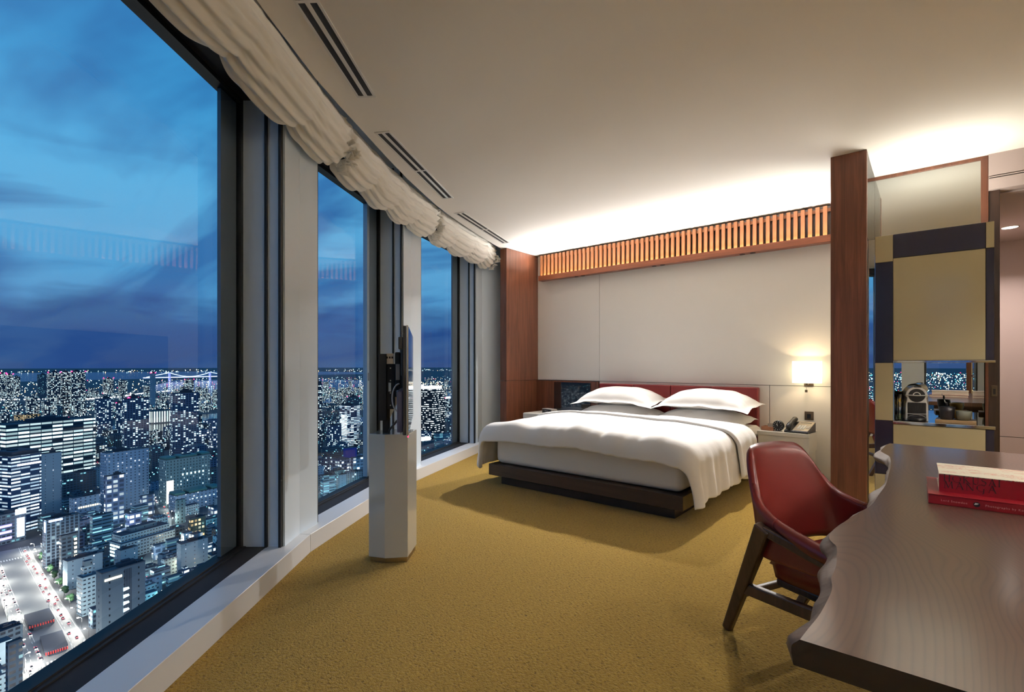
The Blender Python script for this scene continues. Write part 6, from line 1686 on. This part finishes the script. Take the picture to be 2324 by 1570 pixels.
# ---- uncountable distance: far quarters and their lights
ELEV = []
for (a_, b_) in zip([(-4100, 300), (-3950, 520), (-3800, 640), (-3900, 800), (-4250, 1000)], [(-3950, 520), (-3800, 640), (-3900, 800), (-4250, 1000), (-4500, 1250)]):
    for k in range(8): ELEV.append((a_[0] + (b_[0] - a_[0]) * k / 8, a_[1] + (b_[1] - a_[1]) * k / 8))
def far_quarters(name, label, sectors, n, seed, dmin, dmax, st, hmax):
    rng = random.Random(seed); data = ([], [], [], [])
    k = 0
    while k < n:
        a = R(rng.uniform(*rng.choice(sectors))); dist = dmin * (dmax / dmin) ** rng.random()
        x, y = dist * math.cos(a), dist * math.sin(a); k += 1
        if 1850 < -x < 2700 and 330 < y < 1050: continue
        s = rng.uniform(20, 55)
        if not clear_of(x, y, s * .70): continue
        if min((x - a_) ** 2 + (y - b_) ** 2 for a_, b_ in ELEV) < 70 ** 2: continue
        FOOT.append((x, y, s * .55)); H = rng.uniform(10, 40) if rng.random() < .85 else rng.uniform(40, hmax)
        uvbox(data, x - s / 2, x + s / 2, y - s * .3, y + s * .3, GZ, GZ + H, 0)
    o = uvmesh(name, data, [F[st], M['roof_dark']])
    o.parent = CITYREF if 'reflected' in name else CITYFAR
    o['kind'] = 'stuff'
CITYFAR = thing('distant_city', 'endless small buildings and countless lights of the distant city', 'city', (0, 0, 0), kind='stuff')
CITYREF = thing('mirrored_city', 'city behind the camera, seen only mirrored in glass', 'city', (0, 0, 0), kind='stuff')
far_quarters('distant_city_quarter', 'endless small buildings of the distant city beyond the window glass', [(119, 180)], 1500, 21, 1500, 5200, 'bright', 110)
far_quarters('distant_city_district', 'small dim buildings filling the middle distance of the city', [(119, 180)], 900, 22, 1100, 3000, 'dim', 70)
far_quarters('reflected_city_district', 'city buildings behind the camera, seen only mirrored in glass', [(222, 284)], 800, 23, 420, 4200, 'squares', 90)

def lights(name, label, n, seed, sectors, dmin, dmax, z0, z1, k, cols, exp=1.0):
    rng = random.Random(seed); mb = MB()
    mats = [glow('%s_%d' % (name, i), c, s, False) for i, (c, s, w_) in enumerate(cols)]
    ws = [w_ for _, _, w_ in cols]
    for i in range(n):
        a = R(rng.uniform(*rng.choice(sectors))); f = rng.random() ** exp; dist = dmin * (dmax / dmin) ** f
        if dist < 3500 and not clear_of(dist * math.cos(a), dist * math.sin(a), 4.0): continue
        if dist > 3500 and min((dist * math.cos(a) - a_) ** 2 + (dist * math.sin(a) - b_) ** 2 for a_, b_ in ELEV) < 45 ** 2: continue
        r = dist * k * rng.uniform(0.5, 1.25)
        octa(mb, (dist * math.cos(a), dist * math.sin(a), GZ + rng.uniform(z0, z1) + r), r, rng.choices(range(len(cols)), ws)[0])
    o = mb.build(name, mats); o.parent = CITYREF if 'mirrored' in name else CITYFAR
    o['kind'] = 'stuff'
COOL = ((0.62, 0.95, 1.0), 5.0, 5); WHT = ((1.0, 0.95, 0.85), 6.0, 4); WRM = ((1.0, 0.66, 0.30), 5.0, 2.5); RED = ((1.0, 0.05, 0.12), 5.0, 1.0); CYN = ((0.15, 0.85, 0.95), 3.0, 4)
SEC = [(119, 180)]
lights('near_street_lights', 'countless small street and window lights between the buildings below', 5200, 31, SEC, 440, 1700, 1, 10, 0.00048, [COOL, WHT, WRM, RED, CYN])
lights('middle_distance_lights', 'countless coloured lights of the middle distance city', 4200, 32, SEC, 1600, 4200, 2, 26, 0.00055, [COOL, WHT, WRM, RED, CYN])
lights('far_shore_lights', 'countless lights along the far shore of the bay', 1600, 33, SEC, 4000, 9000, 2, 30, 0.00060, [COOL, WHT, WRM, RED])
lights('horizon_lights', 'thin line of tiny lights along the horizon', 520, 34, SEC, 17000, 26000, 0, 20, 0.00050, [COOL, WHT, WRM])
lights('harbour_lights', 'warm bright harbour lights seen through the middle window', 320, 35, [(137.5, 147)], 4200, 6200, 4, 40, 0.00085, [((1.0, 0.78, 0.42), 8.0, 5), WHT, WRM])
lights('river_bank_lights', 'cool white lamps along the river and elevated road', 260, 36, [(159, 176)], 2700, 3300, 6, 26, 0.0007, [WHT, COOL])
lights('mirrored_far_lights', '', 2600, 38, [(255, 282)], 4000, 17000, 2, 30, 0.0006, [COOL, WHT, WRM, RED, CYN])
lights('mirrored_city_lights', 'countless city lights behind the camera, seen only in the mirrors', 4200, 37, [(222, 284)], 420, 5200, 2, 30, 0.0006, [COOL, WHT, WRM, RED, CYN])

# ---- bridge over the bay and the elevated road
br = thing('suspension_bridge', 'long suspension bridge lit violet white over the bay', 'bridge', (-8300, 2560, GZ), math.atan2(880, -217))
Lb = 1240
MB().box(-Lb / 2, Lb / 2, -14, 14, 52, 62).build('deck', glow('bridge_deck', (0.55, 0.60, 1.0), 3.0, False), br)
for x in (-290, 290): MB().box(x - 8, x + 8, -16, 16, 0, 126).build('tower', glow('bridge_tower', (0.35, 0.42, 0.95), 0.7, False), br)
cb = MB()
for s in (-15, 15):
    pth = []
    for k in range(41):
        x = -580 + 1160 * k / 40
        zc = 66 + 58 * ((x / 290) ** 2 if abs(x) < 290 else max(0, 1 - (abs(x) - 290) / 290))
        pth.append((x, s, zc))
    cb.tube(pth, 2.6, 5)
cb.build('cables', glow('bridge_cable', (0.62, 0.78, 1.0), 1.8, False), br)
er = thing('elevated_road', 'curving elevated road with rows of white lamps before the far towers', 'road', (0, 0, GZ))
ax = [(-4100, 300), (-3950, 520), (-3800, 640), (-3900, 800), (-4250, 1000), (-4500, 1250)]
vs = MB()
for i in range(len(ax) - 1): vs.bar((*ax[i], 22), (*ax[i + 1], 22), 24, 3)
vs.build('roadway', M['road'], er)
rl = MB(); rng = random.Random(5)
for i in range(len(ax) - 1):
    for k in range(26):
        f = (k + rng.random() * .5) / 26; p = Vector(ax[i]).lerp(Vector(ax[i + 1]), f)
        octa(rl, (p.x, p.y + rng.uniform(-8, 8), 32), rng.uniform(2.6, 4.4))
o = rl.build('road_lamps', glow('elevated_lamp', (0.95, 0.98, 1.0), 8.0, False), er); o['kind'] = 'stuff'
# trees along the avenue
rng = random.Random(3); tr0 = None
for k in range(16):
    x = -836 + 28 * (k // 2) + rng.uniform(-3, 3); y = 72 + (-22.5, 22.5)[k % 2]
    if any((x - a) ** 2 + (y - b) ** 2 < (c * 0.95 + 3) ** 2 for a, b, c in FOOT): continue
    if tr0 is None:
        mb = MB()
        for q in range(7):
            cx, cy, cz = rng.uniform(-1.5, 1.5), rng.uniform(-1.5, 1.5), rng.uniform(4, 8); rr = rng.uniform(1.6, 2.6)
            mb.lathe([(0.05, -rr), (rr * .7, -rr * .6), (rr, 0), (rr * .7, rr * .65), (0.05, rr)], c=(cx, cy, cz), n=8)
        t = thing('street_tree', 'small green street tree beside the avenue, one of several', 'tree', (x, y, GZ + 0.3), 0, 'street trees beside the avenue')
        mb.build('crown', M['leafy'], t); MB().tube([(0, 0, 0), (0, 0, 5)], 0.25, 6).build('trunk', M['pole'], t); tr0 = t
    else:
        t = tr0.copy(); COL.objects.link(t); t.location = (x, y, GZ + 0.3); t.rotation_euler = (0, 0, rng.uniform(0, 6))
        for c in tr0.children:
            o = c.copy(); COL.objects.link(o); o.parent = t
